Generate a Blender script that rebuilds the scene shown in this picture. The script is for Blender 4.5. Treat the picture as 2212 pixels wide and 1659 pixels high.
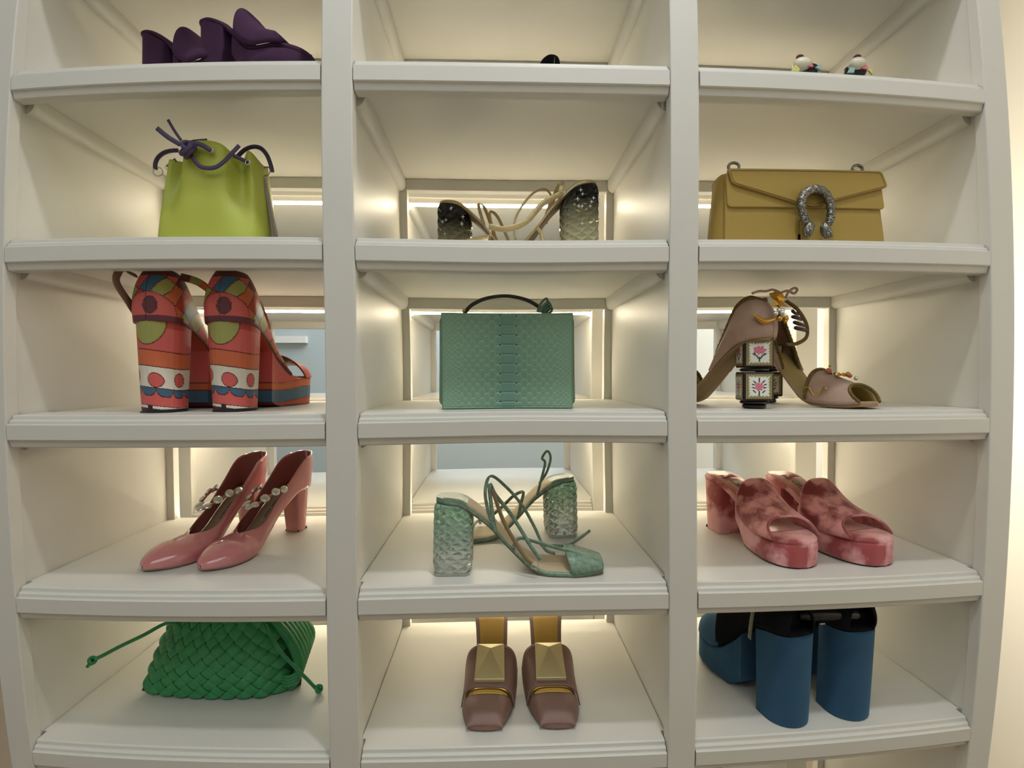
PCEIL, PDOWN, PFAR, PSIDE, LEDS = 18.5, 8.5, 58.0, 15.0, 31.0
import bpy, math, random
import numpy as np
from mathutils import Vector, Matrix, Euler
from mathutils import noise as mnoise
random.seed(7)
for o in list(bpy.data.objects): bpy.data.objects.remove(o)
SC = bpy.context.scene
COL = SC.collection

# ------------------------------------------------------------------ camera
# A wide phone lens with barrel distortion: lens polynomial fitted to the shelving.
CAM = Vector((-0.02520417, -0.66689911, 0.08742401))
CR = Matrix(((0.9994451, 0.03303272, 0.0042814),
             (-0.03310885, 0.9992686, 0.01913273),
             (-0.00364627, -0.01926386, 0.99980779)))      # columns: right, forward, up
K = (1.0387992907, -0.2702043003, -0.0118811041, 0.0219384446)
cd = bpy.data.cameras.new('camera')
cam = bpy.data.objects.new('camera', cd)
COL.objects.link(cam)
right, fwd, up = CR.col[0].copy(), CR.col[1].copy(), CR.col[2].copy()
m = Matrix.Identity(4)
for i in range(3):
    m[i][0], m[i][1], m[i][2], m[i][3] = right[i], up[i], -fwd[i], CAM[i]
cam.matrix_world = m
cd.type = 'PANO'
cd.sensor_width = 36.0
cd.sensor_fit = 'HORIZONTAL'
cd.clip_start = 0.01
cd.clip_end = 50
cc = cd
cc.panorama_type = 'FISHEYE_LENS_POLYNOMIAL'
cc.fisheye_fov = math.pi
MM = 36.0 / 2212 * 1000
cc.fisheye_polynomial_k0 = 0.0
cc.fisheye_polynomial_k1 = -K[0] / MM
cc.fisheye_polynomial_k2 = -K[1] / MM ** 2
cc.fisheye_polynomial_k3 = -K[2] / MM ** 3
cc.fisheye_polynomial_k4 = -K[3] / MM ** 4
SC.camera = cam

# ------------------------------------------------------------------ light and exposure
SC.view_settings.view_transform = 'Standard'
SC.view_settings.look = 'None'
SC.view_settings.gamma = 1.0
SC.view_settings.use_curve_mapping = False
SC.view_settings.exposure = 0.06
w = bpy.data.worlds.new('world'); SC.world = w; w.use_nodes = True
w.node_tree.nodes['Background'].inputs[0].default_value = (0.75, 0.78, 0.8, 1)
w.node_tree.nodes['Background'].inputs[1].default_value = 0.25
SC.cycles.max_bounces = 8
SC.cycles.diffuse_bounces = 5
SC.cycles.glossy_bounces = 4
SC.cycles.transmission_bounces = 8
SC.cycles.transparent_max_bounces = 8
SC.cycles.caustics_reflective = False
SC.cycles.caustics_refractive = False
SC.cycles.sample_clamp_indirect = 4.0

def area(name, loc, target, sx, sy, power, color, spread=180):
    l = bpy.data.lights.new(name, 'AREA'); l.shape = 'RECTANGLE'; l.size = sx; l.size_y = sy
    l.energy = power; l.color = color; l.spread = math.radians(spread)
    o = bpy.data.objects.new(name, l); COL.objects.link(o); o.location = loc
    o.rotation_euler = (Vector(target) - Vector(loc)).to_track_quat('-Z', 'Y').to_euler()
    return o
# ceiling lights of the dressing room in front of the shelves
area('ceiling_panel_light', (-0.2, -1.4, 1.55), (-0.2, -1.4, 0), 2.2, 1.4, PCEIL, (0.86, 0.95, 1.0))
area('ceiling_downlight', (0.22, -0.44, 1.50), (0.1, -0.2, 0), 0.09, 0.09, PDOWN, (0.97, 0.98, 1.0))
# the room behind, lit by daylight-coloured lamps, and an added, unseen warm fill washing the side wall
area('far_room_light', (0.0, 2.2, 1.5), (0.0, 2.4, 0), 2.5, 1.0, PFAR, (0.80, 0.90, 1.0))
area('side_wall_fill', (0.79, 0.42, 0.1), (1.4, 0.55, 0.1), 2.0, 0.5, PSIDE, (1.0, 0.93, 0.82))

# ------------------------------------------------------------------ helpers
def at(u, v, Y):
    """point of the plane y = Y seen at photo pixel (u, v)"""
    x = (u - 1106.0) / 1000; y = -(v - 829.5) / 1000; r = math.hypot(x, y) + 1e-12
    th = K[0] * r + K[1] * r * r + K[2] * r ** 3 + K[3] * r ** 4
    d = CR @ Vector((math.sin(th) * x / r, math.cos(th), math.sin(th) * y / r))
    t = (Y - CAM.y) / d.y
    return CAM + d * t

def V3(*a): return Vector(a)

def tag(o, label=None, cat=None, group=None, kind=None):
    if label: o['label'] = label
    if cat: o['category'] = cat
    if group: o['group'] = group
    if kind: o['kind'] = kind
    return o

def thing(name, label, cat, loc=(0, 0, 0), rz=0.0, group=None):
    o = bpy.data.objects.new(name, None); COL.objects.link(o)
    o.empty_display_size = 0.02
    o.location = loc; o.rotation_euler = (0, 0, rz)
    return tag(o, label, cat, group)

class MB:
    """collects vertices and faces, then links them as one mesh object"""
    def __init__(s): s.v = []; s.f = []; s.c = None
    def add(s, vs, fs):
        b = len(s.v); s.v += [tuple(p) for p in vs]; s.f += [tuple(i + b for i in f) for f in fs]; return b
    def box(s, a, b):
        (x0, y0, z0), (x1, y1, z1) = a, b
        s.add([(x0, y0, z0), (x1, y0, z0), (x1, y1, z0), (x0, y1, z0), (x0, y0, z1), (x1, y0, z1), (x1, y1, z1), (x0, y1, z1)],
              [(0, 3, 2, 1), (4, 5, 6, 7), (0, 1, 5, 4), (1, 2, 6, 5), (2, 3, 7, 6), (3, 0, 4, 7)])
        return s
    def loft(s, rings, cu=True, caps=True, cv=False):
        n = len(rings[0]); b = s.add([p for r in rings for p in r], [])
        m_ = len(rings)
        for i in range(m_ if cv else m_ - 1):
            for j in range(n if cu else n - 1):
                a0 = b + i * n + j; a1 = b + i * n + (j + 1) % n
                i2 = (i + 1) % m_
                s.f.append((a0, a1, b + i2 * n + (j + 1) % n, b + i2 * n + j))
        if caps and cu and not cv:
            s.f.append(tuple(b + j for j in reversed(range(n))))
            s.f.append(tuple(b + (m_ - 1) * n + j for j in range(n)))
        return s
    def tube(s, pts, r, n=8, caps=True, closed=False):
        pts = [Vector(p) for p in pts]; R = []
        m_ = len(pts); nrm = None
        for i, p in enumerate(pts):
            if closed: t = pts[(i + 1) % m_] - pts[i - 1]
            else: t = pts[min(i + 1, m_ - 1)] - pts[max(i - 1, 0)]
            if t.length < 1e-9: t = Vector((0, 0, 1))
            t.normalize()
            if nrm is None:
                nrm = t.orthogonal().normalized()
            else:
                nrm = (nrm - t * nrm.dot(t))
                nrm = nrm.normalized() if nrm.length > 1e-6 else t.orthogonal().normalized()
            bn = t.cross(nrm)
            rr = r(i / (m_ - 1)) if callable(r) else r
            R.append([p + nrm * (rr * math.cos(a)) + bn * (rr * math.sin(a)) for a in [2 * math.pi * k / n for k in range(n)]])
        return s.loft(R, True, caps, closed)
    def ribbon(s, pts, wid, th, side, closed=False):
        """flat strap: pts centre line, side = width direction (vector or list or function)"""
        pts = [Vector(p) for p in pts]; m_ = len(pts); R = []
        for i, p in enumerate(pts):
            if closed: t = pts[(i + 1) % m_] - pts[i - 1]
            else: t = pts[min(i + 1, m_ - 1)] - pts[max(i - 1, 0)]
            t.normalize()
            sd = side(i / (m_ - 1)) if callable(side) else side
            sd = t.cross(Vector(sd[1])) if sd[0] == 'n' else Vector(sd)      # ('n', face normal) or width direction
            if i and 'lastsd' in locals() and sd.dot(lastsd) < 0: sd = -sd
            lastsd = sd.copy()
            sd = sd - t * sd.dot(t)
            sd = sd.normalized() if sd.length > 1e-6 else t.orthogonal().normalized()
            nn = t.cross(sd)
            ww = (wid(i / (m_ - 1)) if callable(wid) else wid) / 2; hh = th / 2
            R.append([p + sd * (a * ww) + nn * (b_ * hh) for a, b_ in ((-.9, -1), (.9, -1), (1, -.3), (1, .3), (.9, 1), (-.9, 1), (-1, .3), (-1, -.3))])
        return s.loft(R, True, True, closed)
    def ball(s, c, r, nu=10, nv=6, M3=None):
        c = Vector(c); R = []
        rx, ry, rz = (r, r, r) if not hasattr(r, '__len__') else r
        for i in range(nv + 1):
            ph = math.pi * i / nv; ph = min(max(ph, .02), math.pi - .02)
            ring = []
            for j in range(nu):
                a = 2 * math.pi * j / nu
                q = Vector((rx * math.sin(ph) * math.cos(a), ry * math.sin(ph) * math.sin(a), rz * math.cos(ph)))
                if M3 is not None: q = M3 @ q
                ring.append(c + q)
            R.append(ring)
        R.reverse()
        return s.loft(R)
    def grid(s, rows, cu=False): return s.loft(rows, cu, False)
    def build(s, name, mat, parent=None, smooth=True, bevel=0, solid=0, subs=0, colors=None, recalc=True, offset=0, angle=None, kind=None, label=None, org=None):
        if org is not None:
            s.v = [(p[0] - org[0], p[1] - org[1], p[2] - org[2]) for p in s.v]
        me = bpy.data.meshes.new(name); me.from_pydata(s.v, [], s.f); me.update()
        if recalc:
            import bmesh
            bm = bmesh.new(); bm.from_mesh(me); bmesh.ops.recalc_face_normals(bm, faces=bm.faces); bm.to_mesh(me); bm.free()
        if mat is not None: me.materials.append(mat)
        if colors is not None:
            ca = me.color_attributes.new('Col', 'FLOAT_COLOR', 'POINT')
            ca.data.foreach_set('color', np.array(colors, 'f').reshape(-1))
        me.polygons.foreach_set('use_smooth', [bool(smooth)] * len(me.polygons))
        if smooth and angle:
            try: me.set_sharp_from_angle(angle=math.radians(angle))
            except Exception: pass
        o = bpy.data.objects.new(name, me); COL.objects.link(o)
        if parent is not None: o.parent = parent
        if solid:
            md = o.modifiers.new('solid', 'SOLIDIFY'); md.thickness = solid; md.offset = offset
        if bevel:
            md = o.modifiers.new('bevel', 'BEVEL'); md.width = bevel; md.segments = 2; md.limit_method = 'ANGLE'; md.angle_limit = math.radians(40)
            md.harden_normals = False
        if subs:
            md = o.modifiers.new('subs', 'SUBSURF'); md.levels = subs; md.render_levels = subs
        if kind: o['kind'] = kind
        if label: o['label'] = label
        return o

def cr(pts, n=8, closed=False):
    """Catmull-Rom through points"""
    P = [Vector(p) for p in pts]; out = []; m_ = len(P)
    for i in range(m_ if closed else m_ - 1):
        if closed: a, b, c, d = P[i - 1], P[i], P[(i + 1) % m_], P[(i + 2) % m_]
        else: a, b, c, d = P[max(i - 1, 0)], P[i], P[i + 1], P[min(i + 2, m_ - 1)]
        for k in range(n):
            t = k / n
            out.append(0.5 * ((2 * b) + (c - a) * t + (2 * a - 5 * b + 4 * c - d) * t * t + (3 * b - a - 3 * c + d) * t ** 3))
    if not closed: out.append(P[-1].copy())
    return out

def sm(tbl, x):
    """smooth (monotone) interpolation of a table of (x, value)"""
    n = len(tbl)
    if x <= tbl[0][0]: return tbl[0][1]
    if x >= tbl[-1][0]: return tbl[-1][1]
    for i in range(n - 1):
        if x <= tbl[i + 1][0]: break
    def sl(k): return (tbl[k + 1][1] - tbl[k][1]) / (tbl[k + 1][0] - tbl[k][0])
    def tg(k):
        if k == 0: return sl(0)
        if k == n - 1: return sl(n - 2)
        a, b = sl(k - 1), sl(k)
        return 0 if a * b <= 0 else 2 * a * b / (a + b)
    h = tbl[i + 1][0] - tbl[i][0]; t = (x - tbl[i][0]) / h
    y0, y1 = tbl[i][1], tbl[i + 1][1]; m0, m1 = tg(i) * h, tg(i + 1) * h
    return (2 * t ** 3 - 3 * t * t + 1) * y0 + (t ** 3 - 2 * t * t + t) * m0 + (-2 * t ** 3 + 3 * t * t) * y1 + (t ** 3 - t * t) * m1

# ------------------------------------------------------------------ materials
def lin(c):
    return tuple(((x / 255) / 12.92 if x / 255 <= 0.04045 else ((x / 255 + 0.055) / 1.055) ** 2.4) for x in c[:3]) + (1.0,)

def mat(name, rgb, rough=0.5, metal=0.0, spec=0.5, noise_amt=0.0, noise_scale=40, bump=0.0, bump_scale=200, sheen=0.0,
        coat=0.0, trans=0.0, ior=1.45, emit=None, emit_s=0.0, vcol=False, rgb2=None, contrast=0.0, bump_dist=0.001, stretch=None, sheen_tint=None):
    m_ = bpy.data.materials.new(name); m_.use_nodes = True
    nt = m_.node_tree; bs = nt.nodes['Principled BSDF']
    def S(k, v):
        if k in bs.inputs: bs.inputs[k].default_value = v
    c1 = lin(rgb); S('Base Color', c1); S('Roughness', rough); S('Metallic', metal); S('Specular IOR Level', spec)
    S('Sheen Weight', sheen); S('Coat Weight', coat); S('Coat Roughness', 0.05); S('Transmission Weight', trans); S('IOR', ior)
    if sheen_tint: S('Sheen Tint', lin(sheen_tint))
    if emit: S('Emission Color', lin(emit)); S('Emission Strength', emit_s)
    tc = nt.nodes.new('ShaderNodeTexCoord'); src = tc.outputs['Object']
    if stretch:
        mp = nt.nodes.new('ShaderNodeMapping'); mp.inputs['Scale'].default_value = stretch
        nt.links.new(src, mp.inputs[0]); src = mp.outputs[0]
    if vcol:
        at_ = nt.nodes.new('ShaderNodeVertexColor'); at_.layer_name = 'Col'
        nt.links.new(at_.outputs[0], bs.inputs['Base Color'])
    elif noise_amt or rgb2:
        nz = nt.nodes.new('ShaderNodeTexNoise'); nz.inputs['Scale'].default_value = noise_scale; nz.inputs['Detail'].default_value = 4
        nt.links.new(src, nz.inputs['Vector'])
        rp = nt.nodes.new('ShaderNodeValToRGB')
        c2 = lin(rgb2) if rgb2 else tuple(min(1, x * (1 - noise_amt)) for x in c1[:3]) + (1,)
        lo, hi = 0.5 - (0.3 - contrast), 0.5 + (0.3 - contrast)
        rp.color_ramp.elements[0].position = lo; rp.color_ramp.elements[0].color = c2
        rp.color_ramp.elements[1].position = hi; rp.color_ramp.elements[1].color = c1
        nt.links.new(nz.outputs[0], rp.inputs[0]); nt.links.new(rp.outputs[0], bs.inputs['Base Color'])
    if bump:
        nb = nt.nodes.new('ShaderNodeTexNoise'); nb.inputs['Scale'].default_value = bump_scale; nb.inputs['Detail'].default_value = 3
        nt.links.new(src, nb.inputs['Vector'])
        bp = nt.nodes.new('ShaderNodeBump'); bp.inputs['Strength'].default_value = bump; bp.inputs['Distance'].default_value = bump_dist
        nt.links.new(nb.outputs[0], bp.inputs['Height']); nt.links.new(bp.outputs[0], bs.inputs['Normal'])
    return m_

PAINT = mat('white_cabinet_paint', (206, 204, 197), rough=0.42, noise_amt=0.02, noise_scale=6, bump=0.06, bump_scale=60)
WALLP = mat('wall_paint', (226, 224, 216), rough=0.8, noise_amt=0.02, noise_scale=3)
CREAM = mat('cream_wall_paint', (236, 226, 205), rough=0.8, noise_amt=0.05, noise_scale=2)
BLUEP = mat('blue_grey_wall_paint', (176, 186, 186), rough=0.8, noise_amt=0.03, noise_scale=2)
FLOORM = mat('oak_floor', (150, 128, 104), rough=0.5, noise_amt=0.2, noise_scale=5)
LEDN = mat('led_diffuser_rear', (255, 250, 235), emit=(255, 240, 208), emit_s=LEDS * 1.0)
LEDM = mat('led_diffuser', (255, 250, 235), emit=(255, 240, 208), emit_s=LEDS * 2.1)

# ------------------------------------------------------------------ shelving geometry
XA = (-0.7453, -0.7075); XB = (-0.2628, -0.2200); XC = (0.2200, 0.2608); XD = (0.7046, 0.7460)
ZB = {0: 0.7361, 1: 0.4915, 2: 0.2470, 3: 0.0, 4: -0.2459, 5: -0.4805, 6: -0.726}
TOP = 0.0333; BH = 0.0201; DEP = 0.36; REC = 0.0060
FZ = {k: v + TOP for k, v in ZB.items()}
ZLO, ZHI = -1.15, 1.5
BAYS = ((XA[1], XB[0]), (XB[1], XC[0]), (XC[1], XD[0]))

def struct(name, mb, m_, **k):
    o = mb.build(name, m_, None, smooth=False, recalc=False, **k); o['kind'] = 'structure'; return o
# room shell
RX0, RX1, RY0, RY1 = -2.2, 1.42, -2.6, 3.0
struct('floor', MB().box((RX0, RY0, ZLO - .02), (RX1, RY1, ZLO)), FLOORM)
struct('ceiling', MB().box((RX0, RY0, 1.62), (RX1, RY1, 1.66)), WALLP)
struct('wall_right', MB().box((RX1, RY0, ZLO), (RX1 + .05, RY1, 1.62)), CREAM)
struct('wall_left', MB().box((RX0 - .05, RY0, ZLO), (RX0, RY1, 1.62)), WALLP)
struct('wall_front', MB().box((RX0, RY0 - .05, ZLO), (RX1, RY0, 1.62)), WALLP)
struct('wall_back', MB().box((RX0, RY1, ZLO), (RX1, RY1 + .05, 1.62)), BLUEP)

def nosing_profile():
    # (y, z) outline of the moulded front edge, z measured from the flat band's lower edge
    return [(0.0, 0.0), (0.0, BH), (0.0022, BH + .0012), (0.0040, BH + .0012), (0.0045, BH + .0050), (0.0075, BH + .0072),
            (0.0092, BH + .0072), (0.0100, TOP - .0015), (0.0125, TOP), (0.030, TOP), (0.030, 0.003), (0.022, -.0118), (0.0075, -.0118), (0.0060, -.0105),
            (0.0045, -.0055), (0.0030, -.0020), (0.0012, -.0015)]

def shelf(parent, x0, x1, zb, y0, back, sgn=1, cleats=True):
    """one adjustable shelf: board > nosing, back_rail ; sgn=-1 mirrors front to back"""
    g = .0012
    b = MB().box((x0 + g - REC, y0 + .030, zb + .0055), (x1 - g + REC, back, zb + TOP))
    sh = b.build('shelf', PAINT, parent, smooth=False)
    pr = nosing_profile(); n = MB()
    def ring(x, ins):
        out = []
        for (y, z) in pr:
            out.append((x + ins * (1 if x < (x0 + x1) / 2 else -1) * max(0, .006 - y) * 1.2, y0 + y, zb + z))
        return out
    n.loft([ring(x0 + g, 0), ring(x1 - g, 0)])
    n.build('nosing', PAINT, sh, smooth=False)
    r = MB().box((x0 + .0085, back - .018, zb - .0172), (x1 - .0085, back, zb + .0055))
    r.build('back_rail', PAINT, sh, smooth=False, bevel=.0006)
    return sh

def cleat(parent, x, sx, zb, y0, y1):
    """quarter-round support under the shelf along the side panel"""
    R = []
    for y in (y0, y1):
        ring = [(x, y, zb + .0052)]
        for k in range(7):
            a = k / 6 * math.pi / 2
            ring.append((x + sx * (.0145 * math.cos(a)), y, zb + .0052 - .010 - .0145 * math.sin(a)))
        ring.insert(1, (x + sx * .0145, y, zb + .0052)); R.append(ring)
    MB().loft(R).build('shelf_support', PAINT, parent, smooth=True, angle=35)

def unit(label, y0, back, dx, posts, shelves):
    u = thing('shelving_unit', label, 'shelf', (0, 0, 0))
    u['group'] = 'painted shelving units'
    for k, (a, b) in enumerate(posts):
        MB().box((a + dx, y0, ZLO), (b + dx, y0 + .020, ZHI)).build('front_post', PAINT, u, smooth=False, bevel=.0018)
        MB().box((a + dx + (REC if k else .0), y0 + .0201, ZLO), (b + dx - (REC if k < len(posts) - 1 else 0), back - .0141, ZHI)).build('divider_panel', PAINT, u, smooth=False)
        MB().box((a + dx - (.0095 if k else 0), back - .014, ZLO), (b + dx + (.0095 if k < len(posts) - 1 else 0), back + .004, ZHI)).build('back_post', PAINT, u, smooth=False, bevel=.001)
    for k in range(len(posts) - 1):
        x0, x1 = posts[k][1] + dx, posts[k + 1][0] + dx
        for s in shelves:
            shelf(u, x0, x1, ZB[s], y0 - .0005, back)
            cleat(u, x0 - REC, 1, ZB[s], y0 + .032, back - .015)
            cleat(u, x1 + REC, -1, ZB[s], y0 + .032, back - .015)
    return u
POSTS = (XA, XB, XC, XD)
front_unit = unit('white painted open shelving in front, three bays holding the bags and shoes', 0.0, DEP, 0.0, POSTS, (0, 1, 2, 3, 4, 5))
# the second, back to back unit seen through the open backs
FY0, FY1 = 0.428, 0.822
P2 = ((XA[0] - .012, XA[1] - .005), (XB[0] - .010, XB[1] - .006), (XC[0] - .020, XC[1] - .012), (XD[0] - .030, XD[1] - .02))
far_unit = unit('empty white shelving standing behind the front one, seen through its open backs', FY0, FY1, 0.0, P2, (0, 1, 2, 3, 4, 5))
# warm led strips along the lower front edge of the rear unit's shelves
for s in range(6):
    for k in range(3):
        x0, x1 = P2[k][1] + .004, P2[k + 1][0] - .004
        z1 = ZB[s] - .0122
        st = MB().box((x0, FY0 + .0080, z1 - .0035), (x1, FY0 + .0145, z1))
        st = st.build('led_strip', LEDM, far_unit, smooth=False)
        x0, x1 = POSTS[k][1] + .012, POSTS[k + 1][0] - .012
        led = MB().box((x0, DEP + .0045, ZB[s] + TOP - .020), (x1, DEP + .0120, ZB[s] + TOP - .0115)).build('led_strip', LEDN, front_unit, smooth=False)
        MB().box((x0, DEP + .0121, ZB[s] + TOP - .0225), (x1, DEP + .0135, ZB[s] + TOP - .0080)).box((x0, DEP + .0042, ZB[s] + TOP - .0225), (x1, DEP + .0121, ZB[s] + TOP - .0205)).build('led_shield', PAINT, led, smooth=False)  # added unseen shield: blocks the strip's light backwards and downwards

# ================================================================== bags
FZ = {k: v + .0006 for k, v in FZ.items()}        # things rest a hair above the paint
def ribpath(px, Y, n=6):
    """smooth path through photo points, all at (or near) depth Y"""
    return cr([at(p[0], p[1], Y + (p[2] if len(p) > 2 else 0)) for p in px], n)

# ---------- lime bucket bag on the second shelf
LIME = mat('lime_grained_leather', (176, 184, 74), rough=0.48, noise_amt=0.05, noise_scale=8, bump=0.35, bump_scale=420, stretch=(1, 1, 4.5), bump_dist=.0006)
PURL = mat('purple_leather', (74, 62, 96), rough=0.5, noise_amt=0.12, noise_scale=60)
STEEL = mat('polished_steel', (205, 205, 200), rough=0.2, metal=1)
GREYL = mat('grey_webbing', (142, 134, 124), rough=0.75, noise_amt=.15, noise_scale=90)
def bucket_bag():
    cx, cy, z0 = -0.4585, 0.104, FZ[2]
    t = thing('bucket_bag', 'lime green drawstring bucket bag with purple leather laces', 'bag', (cx, cy, z0))
    W, D = .0810, .050
    base = [(0, -1), (.36, -1), (.70, -.96), (.93, -.66), (1.0, 0)]
    topp = [(0, -.90), (.40, -.88), (.60, -.34), (.86, -.60), (.96, 0)]
    hh = [.156, .150, .137, .147, .138]
    def full(l, sx=True):
        a = list(l); b = [(-x, y) for x, y in reversed(l[1:])]
        back = [(x, -y) for x, y in l]
        seq = [(l[0][0], l[0][1])] + list(l[1:4]) + [l[4]] + [(x, -y) for x, y in reversed(l[1:4])] + [(0, -l[0][1])] + [(-x, -y) for x, y in l[1:4]] + [(-l[4][0], 0)] + [(-x, y) for x, y in reversed(l[1:4])]
        return seq
    fb, ft = full(base), full(topp); idx = [0, 1, 2, 3, 4, 3, 2, 1, 0, 1, 2, 3, 4, 3, 2, 1]
    R = []
    for k in range(21):
        f = k / 20; s = f * f * (3 - 2 * f)
        ctl = [Vector(((a[0] * (1 - s) + b[0] * s) * W * (1 - .13 * f * f), (a[1] * (1 - s) + b[1] * s) * D, f * (hh[i] - (.012 if (j in (9, 10, 11, 12, 13, 14, 15)) and i in (3,) else 0)))) for j, (a, b, i) in enumerate(zip(fb, ft, idx))]
        R.append(cr(ctl, 6, True))
    m_ = MB().grid(R, True)
    m_.f.append(tuple(reversed(range(len(R[0])))))
    body = m_.build('body', LIME, t, solid=.0022, offset=-1)
    # piping at the base
    MB().tube([p + Vector((0, 0, .003)) for p in R[0]], .0022, 6, closed=True).build('base_piping', LIME, t)
    org = (cx, cy, z0)
    def rb(name, px, Y, wid, m=PURL, th=.0016, side=(0, -.35, 1), par=t, n=6):
        pts = ribpath(px, Y, n)
        return MB().ribbon(pts, wid, th, side).build(name, m, par, org=org)
    def perp(pts):
        def f(s_):
            i = min(int(s_ * (len(pts) - 1)), len(pts) - 2); tt = (pts[i + 1] - pts[i]).normalized()
            return tt.cross(Vector((0, 1, 0)))
        return f
    Yf = cy - D - .001
    for nm, px, Y, wd in (('lace_end', [(363, 259), (376, 281), (391, 303)], Yf - .012, .0042),
                      ('lace_end', [(339, 277), (364, 297), (389, 312)], Yf - .016, .0068),
                      ('lace_tail', [(412, 334), (429, 357), (446, 363), (466, 361), (485, 348), (501, 331), (517, 314)], Yf - .006, .0062),
                      ('lace', [(418, 309), (436, 313), (455, 325)], Yf - .004, .0068),
                      ('lace', [(405, 309), (422, 305), (447, 303)], Yf + .02, .005),
                      ('lace', [(362, 361), (370, 352), (380, 345)], Yf + .026, .006),
                      ('lace', [(504, 336), (520, 343), (535, 351)], Yf + .014, .0055)):
        pts = ribpath(px, Y)
        MB().ribbon(pts, wd, .0016, perp(pts)).build(nm, PURL, t, org=org)
    kn = MB(); c = at(403, 322, Yf - .010)
    for k in range(3):
        pts = []
        for i in range(22):
            a = 2 * math.pi * i / 22
            q = Vector((.0075 * math.cos(a), .005 * math.sin(a) - .0015 * k, .0062 * math.sin(a + k * 1.3) - .003 * (k - 1) * 1.8))
            q.rotate(Euler((k * .6, .5 - k * .55, .3)))
            pts.append(c + q)
        kn.tube(pts, .0036, 8, closed=True)
    kn.build('lace_knot', PURL, t, org=org)
    # eyelets
    for px, Y in (((455, 325), Yf - .001), ((535, 351), Yf + .0115), ((362, 361), Yf + .024)):
        c = at(px[0], px[1], Y)
        MB().tube([c + Vector((.0036 * math.cos(a), 0, .0036 * math.sin(a))) for a in [2 * math.pi * i / 16 for i in range(16)]], .0008, 6, closed=True).build('eyelet', STEEL, t, org=org)
    # shoulder strap: a loop on each side ending in a steel ring
    for px, Y in (([(384, 325), (368, 326), (353, 331), (341.5, 341), (336, 354), (336, 365)], cy), ([(506, 344), (514, 337), (530, 323), (548, 317), (564, 321), (577, 336), (585, 357), (588, 371)], cy)):
        pts = ribpath(px, Y, 6)
        MB().ribbon(pts, .0078, .0022, lambda s_: (.25, 1, .2)).build('shoulder_strap', PURL, t, org=org)
        MB().tube(pts, .0034, 8).build('strap_roll', PURL, t, org=org)
    for c, tilt in ((at(341, 371, cy), .3), (at(575, 370, cy), -1.1)):
        MB().tube([c + Vector((.0075 * math.cos(a), .0075 * math.cos(a) * tilt * .3, .0068 * math.sin(a))) for a in [2 * math.pi * i / 20 for i in range(20)]], .0011, 6, closed=True).build('strap_ring', STEEL, t, org=org)
    # grey side webbing
    for sx in (1, -1):
        pts = [Vector((sx * (W * .84 + .0016), 0, .118)), Vector((sx * (W * .945 + .002), 0, .07)), Vector((sx * (W + .004), 0, .03)), Vector((sx * (W + .004), 0, .001))]
        MB().ribbon(cr(pts, 6), lambda s_: .011 + .014 * s_, .002, (0, 1, 0)).build('side_strap', GREYL, t)
    return t
bucket_bag()

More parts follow.
